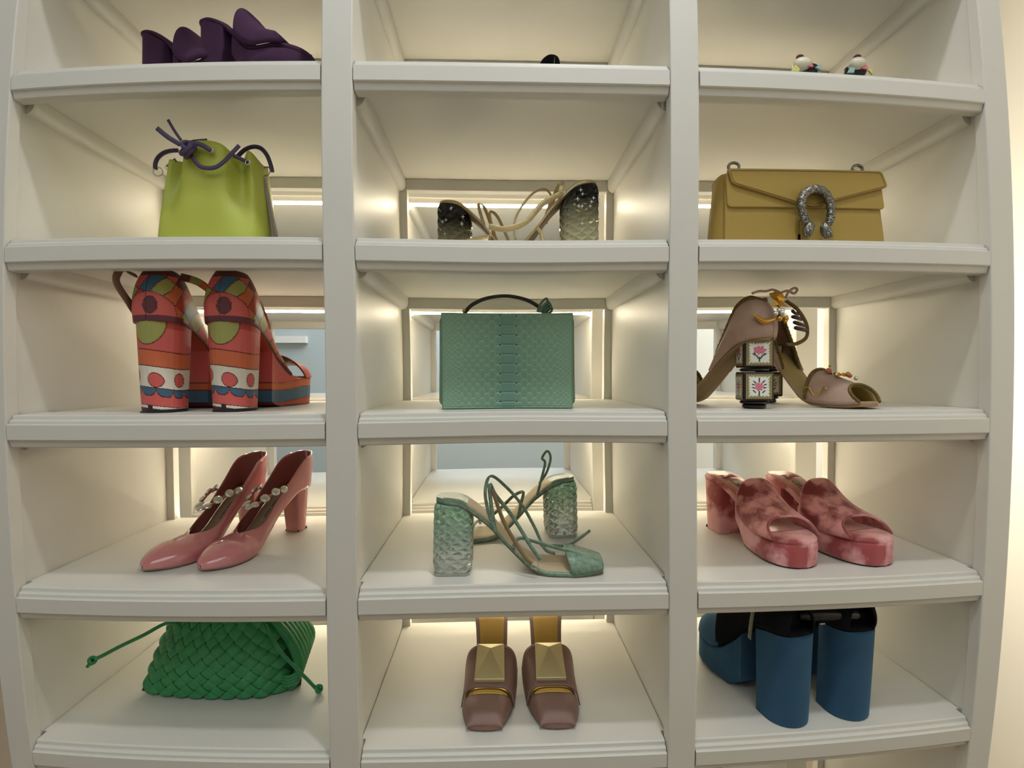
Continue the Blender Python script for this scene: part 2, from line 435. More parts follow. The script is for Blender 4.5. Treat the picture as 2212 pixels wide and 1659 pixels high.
# ---------- mustard flap bag with a horseshoe clasp
MUST = mat('mustard_leather', (160, 134, 66), rough=0.52, noise_amt=0.06, noise_scale=7, bump=.15, bump_scale=300)
MUSTD = mat('mustard_suede_lining', (120, 88, 40), rough=0.8)
PEWT = mat('aged_silver', (150, 148, 140), rough=0.36, metal=.9, noise_amt=.6, noise_scale=220, bump=.6, bump_scale=420, bump_dist=.002)
def flap_bag():
    Y0, D = .052, .062
    z0 = FZ[2]
    pbl, pbr = at(1566, 523, Y0), at(1914, 526, Y0)
    ptl, ptr = at(1566, 372, Y0), at(1899, 374, Y0)
    x0, x1, x2, x3 = pbl.x, pbr.x, ptl.x + .001, ptr.x - .004
    zt = ptl.z
    cx, cy = (x0 + x1) / 2, Y0 + D / 2
    org = (cx, cy, z0)
    t = thing('flap_bag', 'mustard yellow leather flap bag with aged silver horseshoe clasp', 'bag', org)
    b = MB()
    def sec(f):
        a, c = x0 * (1 - f) + x2 * f, x1 * (1 - f) + x3 * f
        z = z0 + f * (zt - z0); yb = Y0 + D * (1 - .25 * f)
        return [(a, Y0, z), (c, Y0, z), (c, yb, z), (a, yb, z)]
    b.loft([sec(f / 6) for f in range(7)])
    b.build('body', MUST, t, smooth=False, bevel=.003, org=org)
    # accordion gussets at the sides
    for s in (-1, 1):
        g = MB()
        def gr(f):
            a = (x0 * (1 - f) + x2 * f) if s < 0 else (x1 * (1 - f) + x3 * f)
            z = z0 + .001 + f * (zt - z0 - .006); dd = D * (1 - .25 * f); o = .0105 * (1 - .75 * f ** 3) if s < 0 else .0035
            return [(a + s * -.003, Y0 + .005, z), (a + s * o * .7, Y0 + dd * .22, z), (a + s * o, Y0 + dd * .62, z), (a + s * -.003, Y0 + dd * .98, z)]
        g.loft([gr(f / 10) for f in range(11)])
        g.build('gusset', MUST, t, smooth=True, angle=50, org=org)
    # flap layers: thin slabs with an outline, lower one first
    def slab_px(name, px, Y, th, mat_, bev=.0012, rnd=3):
        P = cr([at(u, v, Y) for u, v in px], rnd, True) if rnd > 1 else [at(u, v, Y) for u, v in px]
        m_ = MB(); n = len(P)
        m_.v = [tuple(p) for p in P] + [(p.x, p.y + th, p.z) for p in P]
        m_.f = [tuple(range(n)), tuple(reversed(range(n, 2 * n)))] + [(i, i + n, (i + 1) % n + n, (i + 1) % n) for i in range(n)]
        return m_.build(name, mat_, t, smooth=False, bevel=bev, org=org)
    def rc(pts, r=5):
        """round the corners of a pixel polygon"""
        out = []; n = len(pts)
        for i, p in enumerate(pts):
            a, c = pts[i - 1], pts[(i + 1) % n]; p = Vector(p); a = Vector(a); c = Vector(c)
            da, dc = (a - p), (c - p); ra = min(r, da.length / 2.2); rcc = min(r, dc.length / 2.2)
            s, e = p + da.normalized() * ra, p + dc.normalized() * rcc
            for k in range(5):
                u = k / 4; q = s * (1 - u) ** 2 + p * 2 * u * (1 - u) + e * u * u; out.append((q.x, q.y))
        return out
    slab_px('lower_flap', rc([(1568, 372), (1900, 374), (1912, 452), (1572, 447)], 9), Y0 - .0032, .0045, MUST, rnd=1)
    slab_px('front_flap', rc([(1572, 363), (1906, 369), (1919, 404), (1800, 434), (1762, 446), (1722, 439), (1582, 396)], 8), Y0 - .0072, .0065, MUST, rnd=1)
    # stitched edge lines
    for px, Y in ((rc([(1577, 368), (1902, 373), (1914, 402), (1798, 431), (1762, 441), (1724, 436), (1586, 394)], 7), Y0 - .0074),):
        P = [at(u, v, Y) for u, v in px]
        MB().tube(P, .0004, 4, closed=True).build('stitching', MUSTD, t, org=org)
    # top roll
    tp = MB(); ta, tb = at(1566, 370, Y0), at(1904, 374, Y0)
    pts = []
    tp.loft([[(x, Y0 + D * .42 + D * .40 * math.cos(a), zt - .006 + .0095 * math.sin(a)) for a in [math.pi * k / 10 for k in range(11)]] for x in (ptl.x + .002, ptr.x - .004)])
    tp.build('top_panel', MUST, t, smooth=True, angle=40, org=org)
    # closure tab under the clasp
    slab_px('closure_tab', rc([(1729, 470), (1778, 472), (1776, 527), (1731, 526)], 10), Y0 - .0035, .003, MUST, rnd=1)
    MB().box((at(1723, 515, Y0).x, Y0 - .002, z0), (at(1729, 515, Y0).x, Y0 - .0005, z0 + .019)).build('lock_slot', mat('dark_steel', (60, 52, 40), rough=.3, metal=1), t, smooth=False, org=org)
    # horseshoe clasp
    px = [(1741, 482), (1735, 466), (1730.5, 440), (1738, 419), (1760, 409), (1781, 417), (1792.5, 440), (1794, 466), (1789, 484)]
    pts = cr([at(u, v, Y0 - .0150) for u, v in px], 8)
    h = MB().tube(pts, lambda s_: .0058 - .0006 * math.cos(s_ * 2 * math.pi) + .0006 * math.sin(s_ * 90), 12)
    hc = h.build('horseshoe_clasp', PEWT, t, org=org)
    # scale rings of the clasp, geometry
    sc_ = MB()
    for i in range(3, len(pts) - 3, 2):
        tdir = (pts[i + 1] - pts[i - 1]).normalized(); n_ = Vector((0, -1, 0)); s_ = tdir.cross(n_)
        for k in (-1, 0, 1):
            q = pts[i] + n_ * (.0055 * math.cos(k * .9)) + s_ * (.0056 * math.sin(k * .9)) + tdir * (.0016 if k == 0 else 0)
            sc_.ball(q, (.0015, .0015, .0013), 6, 4)
    sc_.build('scales', PEWT, hc, org=org, kind='stuff')
    for (u, v), dr in (((1746, 495), (-.35, 0, -1)), ((1784, 498), (.25, 0, -1))):
        c = at(u, v, Y0 - .0155); hd = MB(); r3 = Euler((0, .3 * (1 if dr[0] < 0 else -1), 0)).to_matrix()
        hd.ball(c, (.0076, .0078, .0122), 12, 8, r3)
        for sx in (-1, 1):
            hd.ball(c + r3 @ Vector((sx * .0055, -.002, .0075)), .0026, 8, 5)      # ears
            hd.ball(c + r3 @ Vector((sx * .003, -.0062, .0015)), .0017, 6, 4)      # eyes
            hd.ball(c + r3 @ Vector((sx * .0024, -.0052, -.0062)), (.003, .003, .0036), 8, 5)   # muzzle
        hd.ball(c + r3 @ Vector((0, -.0070, -.0030)), (.0018, .0018, .0032), 6, 4)
        for q in range(4):
            hd.tube([c + r3 @ Vector((-.004 + q * .0027, -.004, -.0095)), c + r3 @ Vector((-.0042 + q * .0028, -.0035, -.0125))], .0008, 5)
        hd.build('tiger_head', PEWT, hc, org=org)
    # chain rings on the top
    for u, v in ((1585, 361), (1852, 366)):
        c = at(u, v, Y0 + .022)
        MB().tube([c + Vector((.0085 * math.cos(a), 0, .0065 * math.sin(a))) for a in [2 * math.pi * i / 18 for i in range(18)]], .0024, 8, closed=True).build('chain_ring', PEWT, t, org=org)
    return t
flap_bag()

# ---------- mint box bag with embossed python skin
MINT = mat('mint_python_leather', (112, 146, 124), rough=0.45, vcol=True)
MINTB = mat('mint_python_edge', (106, 140, 118), rough=0.5)
MINTD = mat('mint_side_leather', (106, 140, 118), rough=0.5, noise_amt=.1, noise_scale=20, bump=.3, bump_scale=260)
DKLEA = mat('dark_olive_leather', (58, 54, 42), rough=0.38, noise_amt=.3, noise_scale=160, bump=.3, bump_scale=300)
BRASS = mat('pale_brass', (205, 180, 120), rough=0.25, metal=1)
def python_height(x, z, W, H):
    """relief of the skin: big belly plates in the middle, scales getting smaller outwards"""
    u = abs(x); pitch = .0152
    if u < .0118:
        r = (z / pitch) % 1.0
        edge = min(r, 1 - r) * pitch
        side = .0118 - u
        return .0009 * min(1, edge / .0016) * min(1, side / .002 + .2)
    # rows: columns of scales at distances with shrinking widths
    best = 0
    xs, ws = [.0168], [.0118]
    while xs[-1] < W / 2 + .02:
        w_ = max(.0038, ws[-1] * .93); xs.append(xs[-1] + (ws[-1] + w_) * .40); ws.append(w_)
    for k, (cx, w_) in enumerate(zip(xs, ws)):
        if abs(u - cx) > w_ * .62: continue
        ph = pitch if w_ > .0066 else pitch / 2
        off = (k % 2) * .5
        for dz in (-1, 0, 1):
            kz = math.floor(z / ph - off) + dz
            cz = (kz + off + .5) * ph
            dx_, dz_ = (u - cx) / (w_ * .56), (z - cz) / (ph * .46)
            d2 = dx_ * dx_ + (dz_ * dz_ if dz_ > 0 else dz_ * dz_ * .8)
            if d2 < 1:
                best = max(best, (1 - d2) ** .28)
    return .00075 * best * (.55 + .45 * max(0, 1 - u / .09))
def box_bag():
    Y0 = .066; z0 = FZ[3]
    a, b_ = at(955, 883, Y0), at(1237, 882, Y0); c = at(955, 675, Y0)
    x0, x1, zt = a.x, b_.x, c.z
    W, H = x1 - x0, zt - z0; cx = (x0 + x1) / 2; D = .075
    t = thing('box_bag', 'mint green rigid box handbag in embossed python leather', 'bag', (cx, Y0 + D / 2, z0))
    yf = -D / 2
    # front panel as a real relief
    nx, nz = 300, 216; g = MB(); rows = []; cols = []
    for j in range(nz + 1):
        z = .0006 + (H - .0012) * j / nz; row = []
        for i in range(nx + 1):
            x = -W / 2 + .0008 + (W - .0016) * i / nx
            e = min(x + W / 2, W / 2 - x, z, H - z)
            h = python_height(x - .001, z + .004, W, H) * min(1, max(0, (e - .0022) / .002))
            if e < .0022: h = .0006 * min(1, e / .0012)
            row.append((x, yf - .001 - h * 2.3, z))
            q_ = min(1, h / .0007); bl = math.exp(-(x / .022) ** 2) * (.5 + .5 * (1 - z / H))
            cols.append(tuple(a * (1 - q_) + b * q_ for a, b in zip(lin((140, 172, 146)), lin((102 - 7 * bl, 136 - 2 * bl, 115 + 7 * bl)))))
        rows.append(row)
    g.grid(rows)
    g.build('front_panel', MINT, t, smooth=True, colors=cols)
    MB().box((-W / 2, yf - .001, 0), (W / 2, yf + .0045, H)).build('front_board', MINTB, t, smooth=False, bevel=.001)
    MB().box((-W / 2, -yf - .004, 0), (W / 2, -yf, H)).build('back_panel', MINTB, t, smooth=False, bevel=.001)
    # body behind the panel, bulging slightly past it
    sec = []
    for y in (yf + .0046, yf + .012, -yf - .012, -yf - .0041):
        o = .0035 if abs(y) < D / 2 - .008 else -.001
        r = .010; P = []
        for (qx, qz, a0) in ((W / 2 + o - r, H - .003 - r, 0), (-W / 2 - o + r, H - .003 - r, 90), (-W / 2 - o + r, .0042 + r, 180), (W / 2 + o - r, .0042 + r, 270)):
            for k in range(5):
                a_ = math.radians(a0 + 90 * k / 4); zz = qz + r * math.sin(a_)
                grow = .0028 * (1 - zz / H) * (1 if qx > 0 else -1)
                P.append((qx + r * math.cos(a_) + grow, y, zz))
        sec.append(P)
    MB().loft(sec).build('body', MINTD, t, smooth=True, angle=40)
    org = (cx, Y0 + D / 2, z0)
    Yh = Y0 + D / 2
    pts = cr([at(1002, 678, Yh), at(1020, 659, Yh), at(1052, 645, Yh), at(1095, 640.5, Yh), at(1135, 648, Yh), at(1162, 662, Yh), at(1182, 678, Yh)], 8)
    MB().ribbon(pts, lambda s_: .0095 + .004 * math.sin(s_ * math.pi), .0055, (0, 1, 0.0)).build('handle', DKLEA, t, org=org, bevel=.0012)
    for u in (1003, 1181):
        q = at(u, 675, Yh); 
        MB().tube([q + Vector((0, -.008, .0018)), q + Vector((0, .008, .0018))], .0028, 8).build('handle_mount', BRASS, t, org=org)
    for k, (p0, p1, p2) in enumerate((((1161, 674), (1169, 655), (1180, 645)), ((1166, 674), (1178, 662), (1187, 656)), ((1170, 676), (1180, 668), (1190, 663)), ((1165, 675), (1174, 660), (1184, 652)))):
        pts = cr([at(p0[0], p0[1], Yh - .02 - .002 * k), at(p1[0], p1[1], Yh - .022 - .002 * k), at(p2[0], p2[1], Yh - .02), at(p2[0] + 2, p2[1] + 7, Yh - .018), at(p1[0] + 6, p1[1] + 9, Yh - .018), at(p0[0] + 9, p0[1] + 1, Yh - .018)], 5)
        MB().ribbon(pts, .0042, .0012, ('n', (.5, 1, -.3))).build('tassel_loop', MINTD, t, org=org)
    return t
box_bag()

# ---------- green woven pouch
GREEN = mat('green_crackled_leather', (52, 146, 88), rough=0.34, noise_amt=0.0, rgb2=(42, 126, 76), noise_scale=60, bump=.35, bump_scale=500, spec=.6)
GREEND = mat('green_leather_lining', (22, 74, 44), rough=0.6)
def pouch():
    z0 = FZ[5]
    bl, bm_, br = at(305, 1502, .125), at(470, 1509, .122), at(640, 1492, .150)
    cx, cy = -.495, .165
    org = (cx, cy, z0)
    t = thing('woven_pouch', 'emerald green woven leather drawstring pouch with knotted cords', 'bag', org)
    # front surface: u left to right, v bottom to top
    def S(u, v):
        # bottom edge
        xb = -.624 + u * .262; yb = .128 - .010 * math.sin(u * math.pi) + .03 * max(0, u - .8) / .2 * .8
        xt = -.588 + u * .185; yt = .188 - .012 * math.sin(u * math.pi)
        x = xb * (1 - v) + xt * v + (.018 * math.sin(v * math.pi) * (-.25 if u < .5 else .75) * abs(u - .5) * 2)
        y = yb * (1 - v) + yt * v - .030 * math.sin(v * math.pi * .9) * math.sin(min(1, max(0, u)) * math.pi) ** .7
        z = z0 + .002 + v * .138 * (1 - .06 * abs(u - .5) * 2) + .004 * math.sin(u * 9) * v
        z += .004 * (max(0, .12 - u) / .12) * (1 - v)
        return Vector((x, y, z))
    def Nn(u, v):
        e = 1e-3
        return ((S(u + e, v) - S(u - e, v)).cross(S(u, v + e) - S(u, v - e))).normalized()
    # inner body, front and back
    def Bk(u, v):
        p = S(u, v); f = math.sin(min(1, max(0, u)) * math.pi) ** .6
        return Vector((p.x, p.y + (.092 * (1 - v) + .030 * v) * f + .004, p.z + .003 * (1 - v)))
    R = []
    for j in range(21):
        v = j / 20; ring = [S(i / 24, v) + Nn(min(.98, max(.02, i / 24)), min(.98, max(.02, v))) * -.0014 * -1 * -1 for i in range(25)]
        ring += [Bk(1 - i / 24, v) for i in range(1, 24)]
        R.append(ring)
    MB().loft(R).build('body', GREEND, t, org=org)
    # woven strips
    L = .0185
    def uv(a, b):        # diagonal cell coordinates to u,v
        dx = (a - b) * L / math.sqrt(2) * .98; dz = (a + b) * L / math.sqrt(2) * .93
        return .02 + dx / .25, .02 + dz / .150
    cache = {}
    count = 0
    for a in range(-12, 22):
        for b in range(-14, 20):
            u, v = uv(a + .5, b + .5)
            if u < -.02 or u > .93 or v < .0 or v > .99: continue
            over = (a + b) % 2
            rows = []
            n = 6
            for i in range(n + 1):
                row = []
                for j in range(n + 1):
                    fa, fb = i / n, j / n
                    if over: la, lb = a - .22 + 1.44 * fa, b + .05 + .90 * fb; lo = abs(fa - .5) * 2; ed = abs(fb - .5) * 2
                    else: la, lb = a + .05 + .90 * fa, b - .22 + 1.44 * fb; lo = abs(fb - .5) * 2; ed = abs(fa - .5) * 2
                    uu, vv = uv(la, lb); uu = min(max(uu, .0), .99); vv = min(max(vv, .0), 1.0)
                    h = .0042 * (1 - lo ** 2.6) - .0012 - .0014 * ed ** 4
                    nn = Nn(min(.98, max(.02, uu)), min(.98, max(.02, vv)))
                    row.append(S(uu, vv) + nn * h)
                rows.append(row)
            MB().grid(rows).build('woven_strip', GREEN, t, org=org); count += 1
    # gathered side and top folds on the right
    f_ = MB()
    for k in range(7):
        s = k / 6
        pts = [S(.93, .02 + .02 * k) + Vector((.004, .004 * k, 0)), S(.96, .28) + Vector((.012, .008 * k - .006, .004 * k)), S(.94, .62) + Vector((.010, .010 * k - .010, 0)), S(.86, .98) + Vector((-.004 + .003 * k, .008 * k - .008, -.004))]
        f_.tube(cr(pts, 6), lambda q: .0062 + .0030 * math.sin(q * math.pi), 8)
    f_.build('side_gathers', GREEN, t, org=org)
    f_ = MB()
    for k in range(9):
        u = .55 + .045 * k
        pts = [S(u, .93), S(u + .01, 1.0) + Vector((0, -.004, .008)), S(u + .01, 1.0) + Vector((0, .006, .022))]
        f_.tube(cr(pts, 5), .0055, 7)
    f_.build('mouth_gathers', GREEN, t, org=org)
    c = at(628, 1466, .140)
    kb = MB()
    for k in range(4):
        kb.tube(cr([c + Vector((-.014, -.002 + .001 * k, -.010 + .0055 * k)), c + Vector((0, -.006, -.008 + .005 * k)), c + Vector((.013, -.001, -.004 + .005 * k))], 5), .0032, 8)
    kb.build('side_tuck', GREEN, t, org=org)
    # cords
    pL = [at(388, 1344, .165), at(372, 1343, .150), at(350, 1350, .140), at(310, 1372, .125), at(260, 1396, .110), at(222, 1416, .098), at(204, 1424, .092)]
    MB().tube(cr(pL, 8), .0030, 8).build('cord', GREEN, t, org=org)
    pR = [at(575, 1350, .150), at(600, 1400, .120), at(636, 1440, .118), at(664, 1468, .125), at(684, 1489, .135)]
    MB().tube(cr(pR, 8), .0028, 8).build('cord', GREEN, t, org=org)
    for c, d in ((at(199, 1427, .090), Vector((-.008, -.001, -.010))), (at(688, 1488, .135), Vector((.006, -.002, .006)))):
        k = MB()
        for q in range(2):
            k.tube([c + Euler((q * 1.3, .5, q)).to_matrix() @ Vector((.0048 * math.cos(a), .0048 * math.sin(a), .0012 * math.sin(2 * a))) for a in [2 * math.pi * i / 14 for i in range(14)]], .0028, 7, closed=True)
        k.tube([c, c + d], .0028, 7)
        k.build('cord_knot', GREEN, t, org=org)
    return t
pouch()

# ================================================================== shoes
def place(name, label, heel, toe, z, group=None, cat='shoe'):
    """empty at the heel's foot on the shelf, local +x runs to the toe"""
    rz = math.atan2(toe[1] - heel[1], toe[0] - heel[0])
    return thing(name, label, cat, (heel[0], heel[1], z), rz, group)

PW = [(0, 0), (.008, .30), (.03, .52), (.07, .68), (.12, .74), (.25, .70), (.42, .66), (.58, .84), (.70, .98), (.78, 1.0), (.86, .88), (.93, .60), (.975, .32), (1, 0)]   # pointed toe
SQ = [(0, 0), (.008, .32), (.03, .54), (.07, .70), (.12, .76), (.25, .71), (.42, .66), (.58, .82), (.70, .98), (.80, .97), (.90, .82), (.965, .66), (.992, .52), (1, 0)]   # square toe
RO = [(0, 0), (.008, .34), (.03, .56), (.07, .72), (.12, .78), (.25, .72), (.42, .70), (.58, .86), (.70, .98), (.80, 1.0), (.89, .90), (.95, .68), (.985, .40), (1, 0)]   # round toe

class Last:
    def __init__(s, L, H, P, halfw, prof, side=1, asym=.006, toe_spring=.004, prof_z=None, seat=.16):
        s.L, s.H, s.P, s.hw, s.prof, s.side, s.asym = L, H, P, halfw, prof, side, asym
        s.zt = prof_z or [(0, H), (seat, H * .955 + P * .045), (.34, P + (H - P) * .66), (.50, P + (H - P) * .26), (.62, P + (H - P) * .06), (.72, P), (.86, P + toe_spring * .3), (1, P + toe_spring)]
    def z(s, x): return sm(s.zt, x / s.L)
    def c(s, x):
        f = x / s.L
        return s.side * s.asym * (math.sin((f - .1) * math.pi * 1.35) if f > .1 else 0) * (1 if f < .85 else 1 - (f - .85) * 3)
    def w(s, x): return s.hw * sm(s.prof, min(1, max(0, x / s.L)))
    def xs(s, a=0.0, b=1.0, n=40):
        """stations, denser at both ends"""
        return [s.L * (a + (b - a) * (.5 - .5 * math.cos(math.pi * i / n))) for i in range(n + 1)]
    def slab(s, name, mat_, par, zt, zb, a=0.0, b=1.0, grow=0.0, n=44, rnd=.0015, **k):
        """solid layer following the sole outline between the heights zt(x) and zb(x)"""
        m_ = MB(); R = []
        for x in s.xs(a, b, n):
            w_ = max(.0004, s.w(x) + grow); c = s.c(x); t, u = zt(x), zb(x)
            if t - u < .0006: u = t - .0006
            r = min(rnd, (t - u) * .4, w_ * .6)
            R.append([(x, c - w_, u + r), (x, c - w_ + r, u), (x, c - w_ * .4, u), (x, c + w_ * .4, u), (x, c + w_ - r, u), (x, c + w_, u + r),
                      (x, c + w_, t - r), (x, c + w_ - r, t), (x, c + w_ * .4, t), (x, c - w_ * .4, t), (x, c - w_ + r, t), (x, c - w_, t - r)])
        return m_.loft(R).build(name, mat_, par, smooth=True, angle=50, **k)
    def side_shell(s, T, C, a, b, name, mat_, par, th=.0016, n=40, nj=10, drop=.002, both=(1, -1), grow=.0006, **k):
        """upper: from the sole edge up to the line T(x, sgn)->(x,y,z) bulging through C"""
        m_ = MB()
        for sg in both:
            rows = []
            for x in s.xs(a, b, n):
                B = Vector((x, s.c(x) + sg * (s.w(x) + grow), s.z(x) - drop)); t = Vector(T(x, sg)); c = Vector(C(x, sg, B, t))
                rows.append([B * (1 - j / nj) ** 2 + c * (2 * (j / nj) * (1 - j / nj)) + t * (j / nj) ** 2 for j in range(nj + 1)])
            m_.grid(rows)
        import bmesh
        o = m_.build(name, mat_, par, solid=th, offset=1, **k)
        bm = bmesh.new(); bm.from_mesh(o.data); bmesh.ops.remove_doubles(bm, verts=bm.verts, dist=.00025); bmesh.ops.recalc_face_normals(bm, faces=bm.faces); bm.to_mesh(o.data); bm.free()
        return o
    def heel(s, name, mat_, par, x0, x1, xb0, xb1, hw, hwb, t=.006, nlev=12, zb=0.0, front_flat=True, back_round=.5, **k):
        """block heel: plan is a D with the round side at the back, meeting the sole on top"""
        def plan(xa, xb, h):
            P = []; rr = min(h, (xb - xa) * back_round)
            for i in range(13):
                a = math.pi / 2 + math.pi * i / 12
                P.append((xa + rr + rr * math.cos(a), h * math.sin(a)))
            P += [(xb - .003, -h), (xb, -h + .003), (xb, -h * .4), (xb, h * .4), (xb, h - .003), (xb - .003, h)]
            return P
        R = []
        for i in range(nlev + 1):
            f = i / nlev
            A = plan(x0 + (xb0 - x0) * f, x1 + (xb1 - x1) * f, hw + (hwb - hw) * f)
            ring = []
            for (x, y) in A:
                zt = s.z(max(0, min(x, s.L))) - t
                ring.append((x, y + s.c(max(0, x)) * (1 - f), zt * (1 - f) + zb * f))
            R.append(ring)
        return MB().loft(R).build(name, mat_, par, smooth=True, angle=45, **k)

def arch_band(la, name, mat_, par, xa, xb, h, th=.0022, nj=20, ni=18, cut=0.0, grow=.0012, lean=0.0, peep=None, sq=2.6, botz=None, wf=None, **k):
    """strap over the foot: arches from sole edge to sole edge between xa and xb (fractions); h(f) height"""
    rows = []
    for i in range(ni + 1):
        f = i / ni; row = []
        for j in range(nj + 1):
            a = math.pi * j / nj
            ca, sa = math.cos(a), math.sin(a)
            sx = abs(ca) ** (2 / sq) * (1 if ca > 0 else -1); sz = abs(sa) ** (2 / sq)
            A_, B_ = (xa(sz) if callable(xa) else xa), (xb(sz) if callable(xb) else xb)
            x = (A_ + (B_ - A_) * f) * la.L
            w_ = (wf(x) if wf else la.w(x)) + grow; zb = la.z(x) if botz is None else botz(x)
            row.append((x + lean * sz, la.c(x) + sx * w_ * (1 - .10 * sz), zb - .0015 + (h(f) + .0015) * sz))
        rows.append(row)
    return MB().grid(rows).build(name, mat_, par, solid=th, offset=1, **k)

# ---------- pink patent pumps with crystal straps (fourth shelf)
PATENT = mat('pink_patent_leather', (196, 122, 124), rough=0.14, spec=.6, coat=1.0)
PATIN = mat('rose_kid_lining', (150, 86, 84), rough=0.5)
INSOLE = mat('beige_insole', (150, 128, 104), rough=0.6)
BEIGE = mat('beige_sole', (176, 150, 128), rough=0.5)
LABELM = mat('silver_grey_label', (150, 140, 122), rough=0.5)
INK = mat('black_print', (38, 34, 32), rough=0.6)
RUBBER = mat('brown_heel_tip', (70, 44, 38), rough=0.6)
GEM = mat('crystal_stone', (225, 225, 218), rough=0.08, metal=.75, spec=1.0)
GEMB = mat('dark_gem_setting', (86, 84, 78), rough=0.3, metal=.8)
def text_on(la, txt, par, xc, size, mat_, y0=0.0, flip=1, lift=.0024, name='lettering'):
    cu = bpy.data.curves.new(name, 'FONT'); cu.body = txt; cu.size = size; cu.extrude = .00015; cu.align_x = 'CENTER'; cu.align_y = 'CENTER'
    ob = bpy.data.objects.new('tmp_text', cu); COL.objects.link(ob)
    dg = bpy.context.evaluated_depsgraph_get(); me = bpy.data.meshes.new_from_object(ob.evaluated_get(dg))
    bpy.data.objects.remove(ob); me.materials.clear(); me.materials.append(mat_)
    for v in me.vertices:
        # text runs along x
        x = xc + v.co.x * flip; y = y0 + v.co.y * flip
        v.co = (x, la.c(x) + y, la.z(x) + lift + v.co.z)
    o = bpy.data.objects.new(name, me); COL.objects.link(o); o.parent = par
    return o
def gem(t, c, n_, r, org=None, name='crystal'):
    n_ = Vector(n_).normalized(); u = n_.orthogonal().normalized(); v = n_.cross(u); c = Vector(c); m_ = MB()
    R = []
    for rr, h in ((1.0, 0), (1.0, .25), (.78, .42), (.62, .52), (.28, .60)):
        R.append([c + u * (r * rr * math.cos(a)) + v * (r * rr * math.sin(a)) + n_ * (h * r) for a in [2 * math.pi * i / 10 + rr for i in range(10)]])
    m_.loft(R)
    return m_.build(name, GEM, t, smooth=False)
def pump(name, label, heel, toe, z, L, H, hw, side, group, upper, lining, gems=True, tall=.062, lettering=True):
    t = place(name, label, heel, toe, z, group)
    la = Last(L, H, .0035, hw, PW, side, .005)
    la.slab('outsole', BEIGE, t, lambda x: la.z(x) - .0015, lambda x: max(0, la.z(x) - .0045) if x > .6 * L else la.z(x) - .0045, grow=-.0006)
    la.slab('insole', INSOLE if lettering else lining, t, lambda x: la.z(x) + .0022, lambda x: la.z(x) - .0012, .012, .9, grow=-.0036)
    vx = .665                                          # throat of the pump
    rim = [(0, tall), (.10, tall * .90), (.25, tall * .57), (.40, tall * .44), (.55, .026), (vx, .0295), (.78, .0285), (.88, .0215), (.95, .013), (1, .0035)]
    def T(x, sg):
        f = x / L; h = sm(rim, f)
        if f < vx:
            g = f / vx; yy = (la.w(x) * (.97 if f > .12 else .98)) * (1 if f < .46 else max(0, 1 - ((f - .46) / (vx - .46)) ** 2.4))
            xx = x - (.006 * (1 - f / .12) if f < .12 else 0)
            return (xx, la.c(x) + sg * yy, la.z(x) + h + (.005 if f < .06 else 0) * 0)
        return (x, la.c(x), la.z(x) + h)
    def C(x, sg, B, t_):
        f = x / L
        up = .72 if f < vx else .98
        out = .004 if f < .5 else .0035
        return (B.x + (t_.x - B.x) * .5 - (.008 if f < .02 else 0), B.y + sg * out * (1 if la.w(x) > .006 else .1), B.z + (t_.z - B.z) * up)
    o = la.side_shell(T, C, 0, 1, 'upper', upper, t, th=.0013, n=64, nj=14)
    # lining just inside the upper
    def T2(x, sg):
        q = T(x, sg); c = la.c(x); return (q[0] + (.0016 if x < .03 * L else 0), c + (q[1] - c) * .95, q[2] - .0010)
    def C2(x, sg, B, t_):
        q = C(x, sg, B, t_); c = la.c(x); return (q[0] + .0012, c + (q[1] - c) * .93, q[2] - .0008)
    la.side_shell(T2, C2, .003, .93, 'lining', lining, t, th=.0005, n=50, nj=10, grow=-.0018, drop=0)
    la.heel('heel', upper, t, .002, .040, .006, .036, hw * .60, hw * .42, t=.004)
    MB().loft([[(.0065 + (.029) * a, b * hw * .41, zz) for a, b in ((0, -.6), (.1, -.9), (.4, -1), (1, -1), (1, 1), (.4, 1), (.1, .9), (0, .6))] for zz in (0, .0032)]).build('heel_tip', RUBBER, t, smooth=False)
    if gems:
        # strap over the instep set with crystals
        def arc(f, xq, hh):
            a = math.pi * f; x = xq
            return Vector((x + .002 * math.sin(a), la.c(x) + math.cos(a) * la.w(x) * 1.0, la.z(x) + sm([(0, .028), (.5, hh), (1, .028)], f)))
        xq = .33 * L; pts = []
        for i in range(21):
            f = i / 20; a = math.pi * f
            pts.append(Vector((xq + .056 * math.sin(a) ** 1.3, la.c(xq) + math.cos(a) * (la.w(xq) + .0012), la.z(xq) + .031 + .014 * math.sin(a) - .034 * math.sin(a) ** 2)))
        st = MB().ribbon(pts, .0062, .0014, lambda s_: (1, 0, .35)).build('crystal_strap', upper, t)
        for i in range(9):
            f = .03 + .94 * i / 8; k = f * 20; p = pts[min(19, int(k))].lerp(pts[min(20, int(k) + 1)], k - int(k))
            a = math.pi * f; nn = Vector((.45, math.cos(a) * .9, .25 + .8 * math.sin(a)))
            gem(st, p + nn.normalized() * .0008, nn, .0074 + .0008 * ((i * 7) % 3 - 1))
    if lettering:
        lp = MB(); xs_ = [.27 * L + .040 * i / 8 for i in range(9)]
        lp.loft([[(x, la.c(x) - .0062, la.z(x) + .0025), (x, la.c(x) + .0062, la.z(x) + .0025), (x, la.c(x) + .0062, la.z(x) + .0028), (x, la.c(x) - .0062, la.z(x) + .0028)] for x in xs_])
        lp.build('insole_label', LABELM, t, smooth=False)
        text_on(la, 'miu miu', t, .27 * L + .020, .0092, INK, flip=-1, lift=.0030)
    return t
g = 'pink patent crystal strap pumps'
pump('pump', 'pink patent pump with crystal strap, left one of the pair on the shelf', (-.492, .288), (-.563, .068), FZ[4], .232, .088, .0355, 1, g, PATENT, PATIN)
